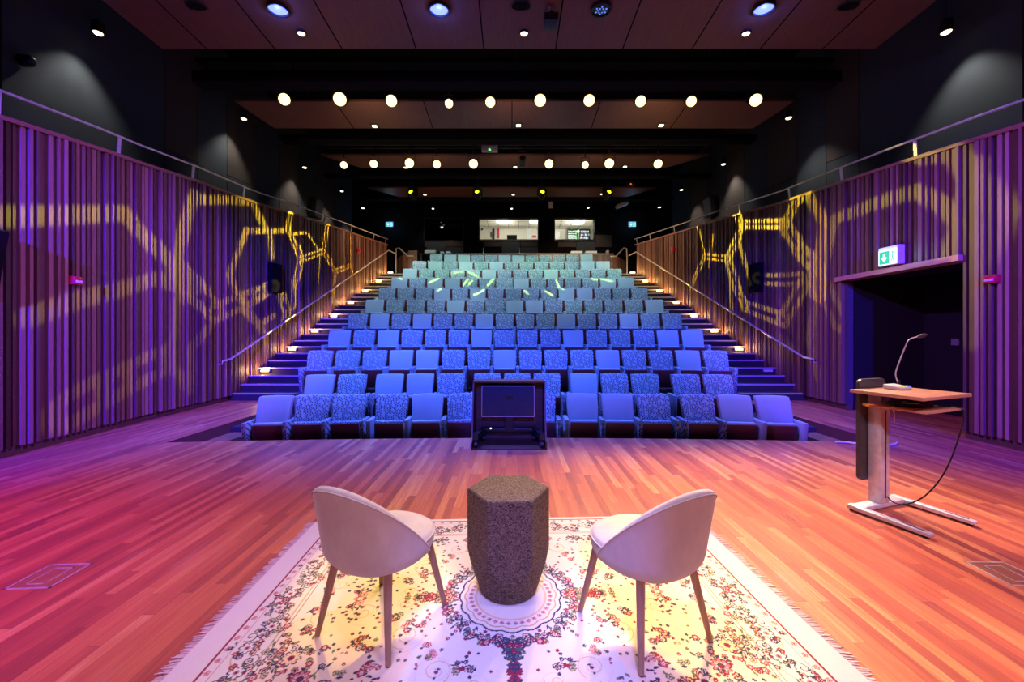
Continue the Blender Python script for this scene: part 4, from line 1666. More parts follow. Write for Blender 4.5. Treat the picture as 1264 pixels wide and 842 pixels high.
mb.cyl((gl[0].x, gl[0].y, 0.03), (gl[0].x, gl[0].y, 0.07), 0.011, n=12)
mb.build('socket', M['black'], mic)

# ------------------------------------------------------------------ stage monitor in its wooden box
BXC = -0.042
bxo = thing('monitor_box', 'open dark wooden box around the stage monitor at the stage edge', 'box', (BXC, 5.63, 0))
mb = MB()
mb.box(-0.50, 0.50, 0.30, 0.33, 0.0, 0.87)
mb.build('back_panel', M['boxwood'], bxo, smooth=0)
for s in (-1, 1):
    mb = MB()
    a = s * 0.515
    b = s * 0.495
    x0, x1 = min(a, b), max(a, b)
    prof = [(-0.27, 0.0), (0.33, 0.0), (0.33, 0.87), (0.02, 0.87), (-0.20, 0.16), (-0.27, 0.10)]
    mb.add([(x0, y, z) for y, z in prof] + [(x1, y, z) for y, z in prof], [(0, 1, 2, 3, 4, 5), (11, 10, 9, 8, 7, 6)] + [(i, (i + 1) % 6, 6 + (i + 1) % 6, 6 + i) for i in range(6)])
    mb.build('side_panel', M['boxwood'], bxo, smooth=0)
mb = MB()
mb.box(-0.515, 0.515, 0.02, 0.33, 0.871, 0.89)
mb.build('top_panel', M['boxwood'], bxo, smooth=0)
mb = MB()
mb.box(-0.495, 0.495, -0.26, 0.30, 0.0, 0.012)
mb.build('bottom_panel', M['boxwood'], bxo, smooth=0)
ms = thing('monitor_stand', 'dark flat screen on a wheeled stand inside the wooden box', 'monitor', (BXC, 5.63, 0.0125))
tilt = Matrix.Translation((-0.015, 0.06, 0.0)) @ Matrix.Rotation(math.radians(-6), 4, 'X')
mb = MB()
mb.rbox(-0.375, 0.375, -0.03, 0.02, 0.37, 0.80, 0.008, 2, M=tilt)
hs = mb.build('screen_housing', M['blackmetal'], ms)
mb = MB()
mb.rbox(-0.363, 0.363, -0.034, -0.031, 0.382, 0.79, 0.001, 1, M=tilt)
mb.build('screen', M['screen'], hs)
mb = MB()
for x0, x1, z0, z1 in ((-0.377, 0.377, 0.366, 0.374), (-0.377, 0.377, 0.798, 0.803), (-0.378, -0.373, 0.37, 0.80), (0.373, 0.378, 0.37, 0.80)):
    mb.box(x0, x1, -0.037, -0.03, z0, z1, M=tilt)
mb.build('bezel', M['steel'], hs, smooth=0)
mb = MB()
mb.rbox(-0.06, 0.06, 0.09, 0.13, 0.14, 0.66, 0.006, 1)
mb.build('column', M['blackmetal'], ms)
mb = MB()
mb.rbox(-0.40, 0.40, 0.10, 0.20, 0.14, 0.20, 0.012, 2)
mb.build('cross_bar', M['black'], ms)
for s in (-1, 1):
    mb = MB()
    pa, pb = Vector((s * 0.36, 0.14, 0.17)), Vector((s * 0.455, -0.22, 0.15))
    for k in range(1):
        u = (pb - pa)
        side_ = Vector((0.035, 0, 0))
        up = Vector((0, 0, 0.04))
        mb.hexa([pa - side_ - up, pb - side_ - up, pb + side_ - up, pa + side_ - up], [pa - side_ + up, pb - side_ + up, pb + side_ + up, pa + side_ + up])
    lg = mb.build('leg', M['black'], ms, smooth=0)
    for yy, xx in ((-0.20, s * 0.45), (0.15, s * 0.365)):
        mb = MB()
        mb.cyl((xx - 0.02, yy, 0.047), (xx + 0.02, yy, 0.047), 0.047, n=18)
        mb.cyl((xx, yy, 0.06), (xx, yy, 0.12), 0.012, n=8)
        mb.build('caster', M['black'], lg, smooth=40)
mb = MB()
mb.sphere((-0.265, 0.10, 0.19), 0.012, 8, 6)
mb.build('power_light', M['lens_warm'], ms)

# ------------------------------------------------------------------ floor hatches, cable on the stage edge
def hatch(c, rot, lab, sx=0.30, sy=0.42):
    t = thing('floor_hatch', lab, 'floor hatch', (*c, 0.0), rot)
    mb = MB()
    for x0, x1, y0, y1 in ((-sx / 2, sx / 2, -sy / 2, -sy / 2 + 0.014), (-sx / 2, sx / 2, sy / 2 - 0.014, sy / 2), (-sx / 2, -sx / 2 + 0.014, -sy / 2, sy / 2), (sx / 2 - 0.014, sx / 2, -sy / 2, sy / 2)):
        mb.box(x0, x1, y0, y1, 0.0, 0.003)
    mb.build('frame', M['steel'], t, smooth=0)
    mb = MB()
    for x0, x1, y0, y1 in ((-0.06, 0.06, -0.09, -0.08), (-0.06, 0.06, 0.08, 0.09), (-0.06, -0.05, -0.09, 0.09), (0.05, 0.06, -0.09, 0.09)):
        mb.box(x0, x1, y0, y1, 0.0, 0.003)
    mb.build('handle', M['steel'], t, smooth=0)
    mb = MB()
    mb.box(-sx / 2 + 0.014, sx / 2 - 0.014, -sy / 2 + 0.014, sy / 2 - 0.014, 0.0, 0.0012)
    mb.build('lid', M['stepwood'], t, smooth=0)
p = W(62, 711, F * HC / (711 - CY))
hatch((p.x, p.y), 0.06, 'steel-framed floor hatch in the left stage boards', 0.27, 0.27)
p = W(1240, 708, F * HC / (708 - CY))
hatch((p.x + 0.02, p.y), -0.02, 'steel-framed floor hatch in the right stage boards', 0.27, 0.27)
mb = MB()
pts = [Vector((4.62, 6.0, 0.02)), Vector((4.75, 5.98, 0.025)), Vector((4.95, 5.86, 0.012)), Vector((5.15, 5.84, 0.012)), Vector((5.35, 5.9, 0.012)), Vector((5.5, 6.0, 0.012))]
mb.tube(catmull([p - Vector((0, 0.32, 0)) for p in pts]), 0.012, 8)
tag(mb.build('loose_cable', M['white']), 'short pale cable on the stage edge left of the lectern', 'cable')

# ------------------------------------------------------------------ things on the slatted walls
def wall_frame(side, d):
    tab = XL if side < 0 else XR
    x = lerp_table(tab, d)
    dx = (lerp_table(tab, d + 0.2) - lerp_table(tab, d - 0.2)) / 0.4
    # local -y points into the room
    ang = math.atan2(1, dx)        # direction of the wall tangent
    rot = ang + (PI if side < 0 else 0) + 0
    return x, rot
def wall_d(side, px):
    tab = XL if side < 0 else XR
    lo, hi = 4.0, 17.5
    for _ in range(60):
        mid = (lo + hi) / 2
        if abs(lerp_table(tab, mid) - 0.08 * side) / mid * F > abs(px - CX):
            lo = mid
        else:
            hi = mid
    return lo
def on_wall_thing(name, lab, cat, side, px, py, group=None, off=0.08):
    d = wall_d(side, px)
    x, rot = wall_frame(side, d)
    z = HC - (py - CY) * d / F
    # rot: local x axis along the wall so that local -y faces the room
    r = (PI / 2 if side < 0 else -PI / 2)
    tab = XL if side < 0 else XR
    dx = (lerp_table(tab, d + 0.2) - lerp_table(tab, d - 0.2)) / 0.4
    r += -math.atan(dx)
    return thing(name, lab, cat, (x - off * side, d, z), r, group)
for side, px, py, w, h, lab in ((-1, 91, 346.5, 0.12, 0.12, 'red wall call point with white flash on the left wall near the stage'), (1, 1227, 344.5, 0.12, 0.12, 'red wall call point with white flash right of the doorway'),
                                (-1, 441, 309.5, 0.16, 0.16, 'red alarm sounder high on the left wall near the back stair'), (1, 831.5, 307.5, 0.16, 0.16, 'red alarm sounder high on the right wall near the back stair')):
    t = on_wall_thing('fire_alarm', lab, 'fire alarm', side, px, py, 'red alarm units on the slatted walls')
    mb = MB()
    mb.rbox(-w / 2, w / 2, -0.07, 0.05, -h / 2, h / 2, 0.012, 2)
    mb.build('housing', M['red'], t)
    if w < 0.15:
        mb = MB()
        mb.rbox(-w * 0.42, w * 0.42, -0.085, -0.07, -h * 0.28, h * 0.02, 0.005, 1)
        mb.build('flash_lens', M['white'], t)
    else:
        mb = MB()
        mb.cyl((0, -0.07, 0), (0, -0.1, 0), 0.05, 0.04, 14)
        mb.build('sounder', M['red'], t)
for side, px, py, lab in ((-1, 339, 343.5, 'black wall loudspeaker on the left slatted wall'), (1, 934, 343, 'black wall loudspeaker on the right slatted wall')):
    t = on_wall_thing('wall_loudspeaker', lab, 'loudspeaker', side, px, py, 'black loudspeakers on the slatted walls')
    mb = MB()
    mb.rbox(-0.2, 0.2, -0.07, 0.06, -0.40, 0.40, 0.012, 2)
    mb.build('cabinet', M['plaster_dark'], t)
    mb = MB()
    mb.rbox(-0.18, 0.18, -0.082, -0.071, -0.38, 0.38, 0.005, 1)
    mb.build('grille', M['plaster_dark'], t)
# big loudspeaker at the left edge of the frame
t = on_wall_thing('wall_loudspeaker', 'large tilted black loudspeaker at the left edge of the stage', 'loudspeaker', -1, -52, 316, 'black loudspeakers on the slatted walls', off=0.09)
t.rotation_euler.x = math.radians(6)
mb = MB()
mb.rbox(-0.25, 0.30, -0.17, 0.0, -0.36, 0.38, 0.012, 2, fn=lambda p: Vector((p.x, p.y * (1.0 if p.z > 0 else 0.75), p.z)))
mb.build('cabinet', M['black'], t)
mb = MB()
mb.rbox(-0.23, 0.28, -0.19, -0.165, -0.34, 0.36, 0.005, 1, fn=lambda p: Vector((p.x, p.y * (1.0 if p.z > 0 else 0.76), p.z)))
mb.build('grille', M['plaster_dark'], t)
mb = MB()
mb.box(-0.06, 0.06, -0.02, 0.08, -0.1, 0.1)
mb.build('wall_bracket', M['blackmetal'], t, smooth=0)
# exit sign over the doorway
d = 7.0
sg = exit_sign((lerp_table(XR, d) - 0.215, d, HC - (317 - CY) * d / F), -PI / 2, 0.36, 0.30, 'green and white lit exit sign with arrow above the doorway', M['exit_white'])
# small dome camera on the left upper wall
t = thing('dome_camera', 'small black dome camera on the upper left wall panels', 'camera', W(34, 75, F * 7.93 / 598))
mb = MB()
mb.cyl((-0.09, 0, 0), (0.02, 0, 0), 0.09, 0.09, 18)
mb.build('base', M['black'], t)
mb = MB()
mb.sphere((0.03, 0, 0), 0.085, 18, 12)
mb.build('dome', M['screen'], t, smooth=80)
# wall-mounted dark boxes on the gallery walls (loudspeakers)
for side, px, py, lab in ((-1, 385.5, 257, 'dark loudspeaker on the left gallery wall near the back'), (1, 881.5, 255, 'dark loudspeaker on the right gallery wall near the back')):
    d = 8.0 / abs(px - CX) * F
    t = thing('gallery_loudspeaker', lab, 'loudspeaker', (7.97 * side, d, HC - (py - CY) * d / F), PI / 2 if side < 0 else -PI / 2, 'loudspeakers on the gallery walls')
    t.rotation_euler.x = 0.12
    mb = MB()
    mb.rbox(-0.3, 0.3, -0.25, 0.0, -0.36, 0.36, 0.012, 2)
    mb.build('cabinet', M['black'], t)
    mb = MB()
    mb.rbox(-0.27, 0.27, -0.262, -0.25, -0.33, 0.33, 0.005, 1)
    mb.build('grille', M['panelgrey'], t)

# step lights beside the stairs
LXp = [(314.6, 458), (351, 430.5), (380, 407.6), (403.9, 388), (425.2, 372), (443.5, 358), (460.7, 346.4), (475.7, 336)]
RXp = [(960.7, 457.5), (922, 430.5), (890.5, 407.6), (865, 388.7), (842.5, 372.5), (821.4, 358.5), (802.9, 346.8), (786.8, 336)]
step_lights = []
for side, lst in ((-1, LXp), (1, RXp)):
    sn = 'left' if side < 0 else 'right'
    for i, (px, py) in enumerate(lst):
        d = STEP_D0 + (3 + 3 * i) * STEP_T - 0.035
        p = W(px, py, d)
        tab = XL if side < 0 else XR
        x = lerp_table(tab, d) - 0.26 * side
        z = STEP_R * (3 + 3 * i) + 0.095
        lit = not (side > 0 and i == 0)
        t = thing('step_light', f'{"glowing amber" if lit else "unlit"} step light on the {sn} stair, {ordinal(i + 1) if i else "first"} from the bottom', 'step light', (x, d, z), 0, f'step lights on the {sn} stair')
        mb = MB()
        mb.rbox(-0.115, 0.115, -0.02, 0.04, -0.03, 0.03, 0.006, 1)
        mb.build('housing', M['alu'], t)
        mb = MB()
        mb.rbox(-0.105, 0.105, -0.034, -0.021, -0.026, 0.014, 0.004, 1)
        mb.build('lens', M['step_led'] if lit else M['white'], t)
        if lit:
            step_lights.append((x, d - 0.12, z + 0.02))
# ------------------------------------------------------------------ suspended ceiling panels
def ceiling_panel(y0, y1, z, xl0, xr0, xl1, xr1, lab, bow=0.12, seams_x=()):
    """y0 near the stage, y1 towards the back"""
    mb = MB()
    nx, ny = 24, 8
    th = 0.06
    def pt(i, j, up):
        v = j / ny
        a, b = xl0 + (xl1 - xl0) * v, xr0 + (xr1 - xr0) * v
        x = a + (b - a) * i / nx
        y = y0 + (y1 - y0) * v
        return Vector((x, y, z + bow * (2 * v - 1) ** 2 * 0.0 + bow * (1 - v) ** 2 + (th if up else 0)))
    vs = [pt(i, j, 0) for j in range(ny + 1) for i in range(nx + 1)] + [pt(i, j, 1) for j in range(ny + 1) for i in range(nx + 1)]
    k = (nx + 1) * (ny + 1)
    fs = []
    for j in range(ny):
        for i in range(nx):
            a = j * (nx + 1) + i
            fs.append((a, a + nx + 1, a + nx + 2, a + 1))
            fs.append((k + a, k + a + 1, k + a + nx + 2, k + a + nx + 1))
    for i in range(nx):
        fs.append((i, i + 1, k + i + 1, k + i))
        a = ny * (nx + 1) + i
        fs.append((a + 1, a, k + a, k + a + 1))
    for j in range(ny):
        a = j * (nx + 1)
        fs.append((a + nx + 1, a, k + a, k + a + nx + 1))
        b = a + nx
        fs.append((b, b + nx + 1, k + b + nx + 1, k + b))
    mb.add(vs, fs, 0)
    for sx in seams_x:
        for j in range(ny):
            v0, v1 = j / ny, (j + 1) / ny
            ya, yb = y0 + (y1 - y0) * v0, y0 + (y1 - y0) * v1
            za, zb = z + bow * (1 - v0) ** 2, z + bow * (1 - v1) ** 2
            q = [(sx - 0.012, ya, za), (sx + 0.012, ya, za), (sx + 0.012, yb, zb), (sx - 0.012, yb, zb)]
            mb.hexa([Vector((x, y, zz - 0.003)) for x, y, zz in q], [Vector((x, y, zz + 0.004)) for x, y, zz in q], 1)
    o = mb.build('ceiling_panel', [M['ceil_wood'], M['plaster_dark']], smooth=60)
    tag(o, lab, 'ceiling panel', 'suspended wooden ceiling panels')
    # suspension rods
    for x in (xl1 * 0.8, xr1 * 0.8):
        for y in (y0 + (y1 - y0) * 0.3, y0 + (y1 - y0) * 0.8):
            mb = MB()
            mb.cyl((x, y, z + 0.05), (x, y, 9.62), 0.012, n=6)
            mb.build('hanger_rod', M['blackmetal'], o)
    return o
P1Z = 6.8
ceiling_panel(1.6, 7.30, P1Z, -6.55, 6.75, -6.42, 6.66, 'large wooden ceiling panel over the stage with blue lamps in it', 0.45, [-5.6, -4.35, -3.12, -1.76, -0.52, 0.80, 2.03, 3.3, 4.55, 5.7])
ceiling_panel(9.90, 11.07, 7.3, -6.9, 7.0, -6.6, 6.7, 'second wooden ceiling panel from the stage, behind the front lamp row', 0.06, [-4.4, -2.2, 0, 2.2, 4.4])
ceiling_panel(13.95, 14.9, 7.8, -6.7, 6.9, -5.6, 5.7, 'third wooden ceiling panel from the stage, behind the rear lamp row', 0.05)
ceiling_panel(17.4, 18.4, 7.93, -6.3, 6.3, -5.2, 5.3, 'rearmost wooden ceiling panel, nearest the control booth', 0.04)

def ceil_z(d):
    v = (d - 1.6) / (7.30 - 1.6)
    return P1Z + 0.45 * (1 - v) ** 2
def solve_panel(px, py):
    d = 6.8
    for _ in range(20):
        d = (ceil_z(d) - HC) * F / (CY - py)
    return Vector(((px - CX) * d / F, d, ceil_z(d)))

blue_lamps = []
for px, py, lit, lab in ((343, 10, 1, 'lit blue round ceiling lamp in the stage panel, leftmost'), (542, 10, 1, 'lit blue round ceiling lamp in the stage panel, left of centre'),
                         (742, 10, 0, 'unlit round lamp in the stage ceiling panel, between the two right lamps'), (943, 9, 1, 'lit blue round ceiling lamp in the stage panel, right one')):
    p = solve_panel(px, py)
    t = thing('ceiling_lamp', lab, 'ceiling lamp', p, (0.12, 0, 0), 'round lamps in the stage ceiling panel')
    mb = MB()
    mb.lathe([(0.17, 0.0), (0.175, -0.03), (0.165, -0.045), (0.145, -0.045), (0.14, -0.02), (0.14, 0.0)], 28)
    mb.build('trim_ring', M['black'], t)
    mb = MB()
    mb.lathe([(0.14, -0.018), (0.12, -0.032), (0.04, -0.038), (0.001, -0.038)], 28)
    mb.build('lens', M['lens_blue'] if lit else M['screen'], t)
    if lit:
        blue_lamps.append(p)
    else:
        for k in range(12):
            a = 2 * PI * k / 12
            r = 0.085 if k % 2 else 0.05
            mb = MB()
            mb.cyl((r * math.cos(a), r * math.sin(a), -0.034), (r * math.cos(a), r * math.sin(a), -0.042), 0.013, n=8)
            mb.build('led', M['led_blue'], t)
for px, py, lab in ((243, 8, 'round black ceiling loudspeaker in the stage panel, leftmost'), (643, 8, 'round black ceiling loudspeaker in the stage panel, centre'), (1046, 8, 'round black ceiling loudspeaker in the stage panel, rightmost')):
    p = solve_panel(px, py)
    t = thing('ceiling_loudspeaker', lab, 'loudspeaker', p, (0.12, 0, 0), 'round loudspeakers in the stage ceiling panel')
    mb = MB()
    mb.lathe([(0.165, 0.0), (0.165, -0.012), (0.15, -0.018), (0.15, -0.004), (0.001, -0.004)], 28)
    mb.build('ring', M['black'], t)
    mb = MB()
    mb.lathe([(0.145, -0.005), (0.10, -0.010), (0.001, -0.012)], 28)
    mb.build('grille', M['plaster_dark'], t)
down_spots = []
for px, py, lab in ((372, 40, 'small bright downlight in the stage ceiling panel, left one'), (647, 40, 'small bright downlight in the stage ceiling panel, centre one'), (921, 40, 'small bright downlight in the stage ceiling panel, right one')):
    p = solve_panel(px, py)
    t = thing('downlight', lab, 'downlight', p, (0.1, 0, 0), 'downlights in the stage ceiling panel')
    mb = MB()
    mb.lathe([(0.085, 0.0), (0.085, -0.02), (0.07, -0.03), (0.06, -0.02), (0.06, 0.0)], 20)
    mb.build('rim', M['black'], t)
    mb = MB()
    mb.lathe([(0.062, -0.010), (0.055, -0.03), (0.001, -0.036)], 20)
    mb.build('lens', M['lens_white'], t)
    down_spots.append(p)
# hanging projector by the stage panel
p = solve_panel(680, 10)
t = thing('ceiling_camera', 'dark box camera on a short silver pole under the stage ceiling panel', 'camera', Vector((p.x, p.y, p.z + 0.03)))
mb = MB()
mb.cyl((0, 0, 0.0), (0, 0, -0.16), 0.05, n=18)
mb.build('pole', M['alu'], t)
mb = MB()
mb.rbox(-0.11, 0.11, -0.12, 0.12, -0.30, -0.16, 0.01, 2)
hb = mb.build('body', M['black'], t)
mb = MB()
mb.cyl((0, -0.12, -0.23), (0, -0.15, -0.23), 0.045, n=18)
mb.build('lens', M['screen'], hb)
mb = MB()
mb.box(-0.10, 0.10, -0.122, -0.119, -0.185, -0.168)
mb.build('label_strip', M['alu'], hb, smooth=0)

# ------------------------------------------------------------------ stage lights on their bars
def stage_light_proto():
    t = bpy.data.objects.new('stage_light', None)
    COL.objects.link(t)
    # local: lens faces -Y (towards the stage), tilted down by the caller; pivot at the yoke
    Rm = Matrix.Rotation(PI / 2, 4, 'X')      # lathe z -> -y
    mb = MB()
    mb.lathe([(0.06, -0.22), (0.10, -0.20), (0.115, -0.14), (0.115, 0.06), (0.135, 0.07), (0.135, 0.14), (0.125, 0.14), (0.125, 0.10), (0.001, 0.10)], 24, Rm)
    for k in range(5):
        mb.rbox(-0.12, 0.12, 0.02 + 0.035 * k, 0.032 + 0.035 * k, 0.09, 0.135, 0.004, 1)
    mb.build('body', M['blackmetal'], t)
    mb = MB()
    mb.lathe([(0.123, 0.105), (0.115, 0.118), (0.08, 0.13), (0.04, 0.136), (0.001, 0.137)], 24, Rm)
    mb.build('lens', M['lens_warm'], t, smooth=60)
    mb = MB()
    for s in (-1, 1):
        mb.box(s * 0.15 - 0.006, s * 0.15 + 0.006, -0.02, 0.02, -0.02, 0.26)
        mb.cyl((s * 0.115, 0, 0), (s * 0.165, 0, 0), 0.018, n=10)
    mb.box(-0.156, 0.156, -0.02, 0.02, 0.25, 0.265)
    mb.build('yoke', M['blackmetal'], t, smooth=0)
    mb = MB()
    mb.box(-0.02, 0.02, -0.03, 0.03, 0.265, 0.31)
    mb.cyl((-0.025, 0, 0.33), (0.025, 0, 0.33), 0.042, n=12)
    mb.build('clamp', M['blackmetal'], t)
    return t
sl = stage_light_proto()
rowA = [(349, 121.5, 1.0), (418, 121.5, 1.15), (482, 123.5, 1.0), (553.5, 126.5, 0.75), (605, 125, 0.9), (667, 123, 1.05), (728, 123, 1.0), (792, 124, 0.95), (855, 124, 0.9), (935, 122.5, 1.05)]
rowB = [(423, 203, 0.9), (460, 201.5, 1.0), (504.5, 200.5, 1.15), (538.5, 202, 1.0), (584, 201.5, 1.15), (678, 201.5, 1.1), (723, 203, 0.9), (753, 201, 1.2), (813.5, 201.5, 1.1)]
first = True
lampA, lampB = [], []
rods = []
for nm, lst, d, acc in (('front', rowA, 9.2, lampA), ('rear', rowB, 13.2, lampB)):
    made = []
    for i, (px, py, s) in enumerate(lst):
        p = W(px, py, d)
        t = sl if first else copy_tree(sl)
        first = False
        t.location = p + Vector((0, 0.1, 0.02))
        t.scale = (s, s, s)
        t.rotation_euler = (math.radians(22), 0, -math.atan2(p.x, 7.0) * 0.55)
        tag(t, f'lit warm stage light on the {nm} lighting bar, {ordinal(i + 1) if i else "first"} from the left', 'stage light', f'stage lights on the {nm} lighting bar')
        acc.append(p)
        made.append((t, s))
    zbar = max(t_.location.z + 0.40 * s_ for t_, s_ in made) + 0.085
    rods += [(t_, s_, zbar) for t_, s_ in made]
    t = thing('lighting_bar', f'long dark {nm} lighting bar carrying warm stage lights', 'lighting bar', (0, d - 0.03, zbar))
    mb = MB()
    mb.cyl((-6.6, 0.0, 0), (6.6, 0.0, 0), 0.03, n=10)
    mb.cyl((-6.6, 0.28, 0.02), (6.6, 0.28, 0.02), 0.025, n=10)
    mb.cyl((-6.6, 0.14, 0.3), (6.6, 0.14, 0.3), 0.025, n=10)
    mb.build('chords', M['blackmetal'], t)
    mb = MB()
    n = 44
    for k in range(n):
        x0, x1 = -6.6 + 13.2 * k / n, -6.6 + 13.2 * (k + 1) / n
        a, b = ((0.0, 0.0), (0.14, 0.3)) if k % 2 == 0 else ((0.14, 0.3), (0.0, 0.0))
        mb.cyl((x0, a[0], a[1]), (x1, b[0], b[1]), 0.012, n=6)
        a, b = ((0.28, 0.02), (0.14, 0.3)) if k % 2 == 0 else ((0.14, 0.3), (0.28, 0.02))
        mb.cyl((x0, a[0], a[1]), (x1, b[0], b[1]), 0.012, n=6)
    mb.build('lattice', M['blackmetal'], t)
    for x in (-5.5, -1.8, 1.8, 5.5):
        mb = MB()
        mb.cyl((x, 0.14, 0.3), (x, 0.14, 9.65 - zbar), 0.02, n=8)
        mb.build('hanger_rod', M['blackmetal'], t)
for t_, s_, zb_ in rods:
    mb = MB()
    mb.cyl((0, 0, 0), (0, 0, (zb_ - 0.034 - t_.location.z) / s_ - 0.325), 0.016, n=8)
    o_ = mb.build('drop_rod', M['blackmetal'], t_)
    o_.rotation_euler = (-math.radians(22), 0, 0)
    o_.location = (0, 0, 0.35)
# duct beams above the lamp rows
for (a, b, y0, y1, d, lab) in ((236, 1040, 86, 100, 8.3, 'dark rectangular duct across the ceiling just in front of the front lamps'), (240, 1030, 70, 76, 8.6, 'thin dark duct across the ceiling above the front lamps'),
                               (345, 935, 165, 172, 12.2, 'dark duct across the ceiling between the two lamp rows'), (400, 880, 214, 217, 15.6, 'thin dark duct across the ceiling behind the rear lamps'),
                               (440, 832, 243, 246, 18.6, 'thin grey duct across the ceiling near the booth')):
    p0, p1 = W(a, y1, d), W(b, y0, d)
    t = thing('ceiling_duct', lab, 'duct', ((p0.x + p1.x) / 2, d, p0.z))
    hw = (p1.x - p0.x) / 2
    mb = MB()
    mb.rbox(-hw, hw, 0, 0.35, 0, p1.z - p0.z, 0.01, 1)
    mb.build('casing', M['plaster_dark'], t)
    for x in (-hw * 0.7, 0, hw * 0.7):
        mb = MB()
        mb.cyl((x, 0.17, p1.z - p0.z), (x, 0.17, 9.65 - p0.z), 0.012, n=6)
        mb.build('hanger_rod', M['blackmetal'], t)

# moving heads with a yellow beam
heads = []
def head_proto():
    t = bpy.data.objects.new('moving_head_light', None)
    COL.objects.link(t)
    mb = MB()
    mb.rbox(-0.16, 0.16, -0.14, 0.14, 0.24, 0.36, 0.02, 2)
    mb.build('base', M['black'], t)
    mb = MB()
    for s in (-1, 1):
        mb.rbox(s * 0.18 - 0.03, s * 0.18 + 0.03, -0.07, 0.07, -0.06, 0.25, 0.015, 2)
    mb.rbox(-0.2, 0.2, -0.07, 0.07, 0.19, 0.25, 0.012, 1)
    mb.build('yoke', M['black'], t)
    Rm = Matrix.Rotation(math.radians(62), 4, 'X')
    mb = MB()
    mb.lathe([(0.08, -0.2), (0.13, -0.16), (0.14, 0.05), (0.12, 0.2), (0.10, 0.2), (0.001, 0.18)], 22, Rm)
    hd = mb.build('head', M['black'], t)
    mb = MB()
    mb.lathe([(0.10, 0.185), (0.08, 0.215), (0.001, 0.225)], 22, Rm)
    mb.build('lens', M['lens_yellow'], hd, smooth=60)
    mb = MB()
    mb.cyl((0, 0, 0.36), (0, 0, 0.715), 0.03, n=8)
    mb.build('clamp', M['blackmetal'], t)
    return t
hp = head_proto()
HD = 17.0
for i, px in enumerate((509, 589.5, 669, 750)):
    p = W(px, 243, HD)
    t = hp if i == 0 else copy_tree(hp)
    t.location = p + Vector((0, 0.1, 0.1))
    t.rotation_euler = (0, 0, (-0.3, -0.1, 0.1, 0.3)[i])
    tag(t, f'moving head light with yellow lens before the booth, {("leftmost", "second from the left", "third from the left", "rightmost")[i]}', 'stage light', 'yellow moving head lights')
    heads.append(p)
t = thing('lighting_bar', 'short dark bar carrying the yellow moving heads near the booth', 'lighting bar', (0, HD + 0.1, heads[0].z + 0.85))
mb = MB()
mb.cyl((-6.0, 0, 0), (6.0, 0, 0), 0.03, n=10)
mb.build('pipe', M['blackmetal'], t)
for x in (-5, 0, 5):
    mb = MB()
    mb.cyl((x, 0, 0), (x, 0, 9.65 - heads[0].z - 0.85), 0.015, n=6)
    mb.build('hanger_rod', M['blackmetal'], t)
# unlit fixture and small boxes between the rows
t = thing('follow_spot', 'unlit black stage light hanging in the gap of the rear lamp row', 'stage light', W(645, 198, 13.1))
mb = MB()
mb.lathe([(0.07, -0.22), (0.10, -0.18), (0.10, 0.12), (0.09, 0.12), (0.001, 0.08)], 18, Matrix.Rotation(math.radians(70), 4, 'X'))
mb.build('body', M['black'], t)
mb = MB()
for s in (-1, 1):
    mb.box(s * 0.13 - 0.008, s * 0.13 + 0.008, -0.02, 0.02, 0, 0.3)
mb.box(-0.138, 0.138, -0.02, 0.02, 0.29, 0.305)
mb.cyl((0, 0, 0.3), (0, 0, 0.46), 0.02, n=8)
mb.build('yoke', M['blackmetal'], t, smooth=0)
t = thing('wireless_box', 'small mauve box with green light hanging between the lamp rows', 'box', W(604.5, 184, 12.9))
mb = MB()
mb.rbox(-0.26, 0.26, -0.08, 0.08, -0.09, 0.11, 0.02, 2)
mb.build('housing', simple('mauve_plastic', (0.42, 0.36, 0.44), 0.5), t)
mb = MB()
mb.cyl((0.0, -0.08, -0.06), (0.0, -0.095, -0.06), 0.03, n=10)
mb.build('indicator', M['led_green'], t)
mb = MB()
mb.cyl((0, 0, 0.1), (0, 0, 9.65 - t.location.z), 0.012, n=6)
mb.build('hanger_rod', M['blackmetal'], t)
t = thing('sensor_box', 'small black sensor box with red light at the right of the rear ceiling', 'sensor', W(778, 227, 16.0))
mb = MB()
mb.rbox(-0.12, 0.12, -0.06, 0.06, -0.08, 0.1, 0.01, 1)
mb.build('housing', M['black'], t)
mb = MB()
mb.cyl((0.0, -0.06, -0.03), (0.0, -0.075, -0.03), 0.028, n=10)
mb.build('indicator', M['led_red'], t)
mb = MB()
mb.cyl((0, 0, 0.1), (0, 0, 9.65 - t.location.z), 0.012, n=6)
mb.build('hanger_rod', M['blackmetal'], t)
t = thing('hanging_screen', 'small pale hanging display above the narrow booth window', 'display', W(680, 252.5, 19.0))
mb = MB()
mb.rbox(-0.1, 0.1, -0.02, 0.02, -0.18, 0.18, 0.01, 1)
mb.build('panel', M['white'], t)
mb = MB()
mb.cyl((0, 0, 0.17), (0, 0, 9.65 - t.location.z), 0.01, n=6)
mb.build('hanger_rod', M['blackmetal'], t)
t = thing('projector', 'tilted grey projector on a bracket above the right exit sign', 'projector', W(768, 253, 19.35))
mb = MB()
mb.rbox(-0.3, 0.3, -0.2, 0.2, -0.07, 0.07, 0.02, 2, M=Matrix.Rotation(math.radians(-20), 4, 'Y'))
mb.build('housing', M['white'], t)
mb = MB()
mb.cyl((-0.1, 0, 0.02), (-0.1, 0, 9.598 - t.location.z), 0.015, n=6)
mb.cyl((0.1, 0, 0.02), (0.1, 0, 0.4), 0.015, n=6)
mb.build('bracket', M['blackmetal'], t)

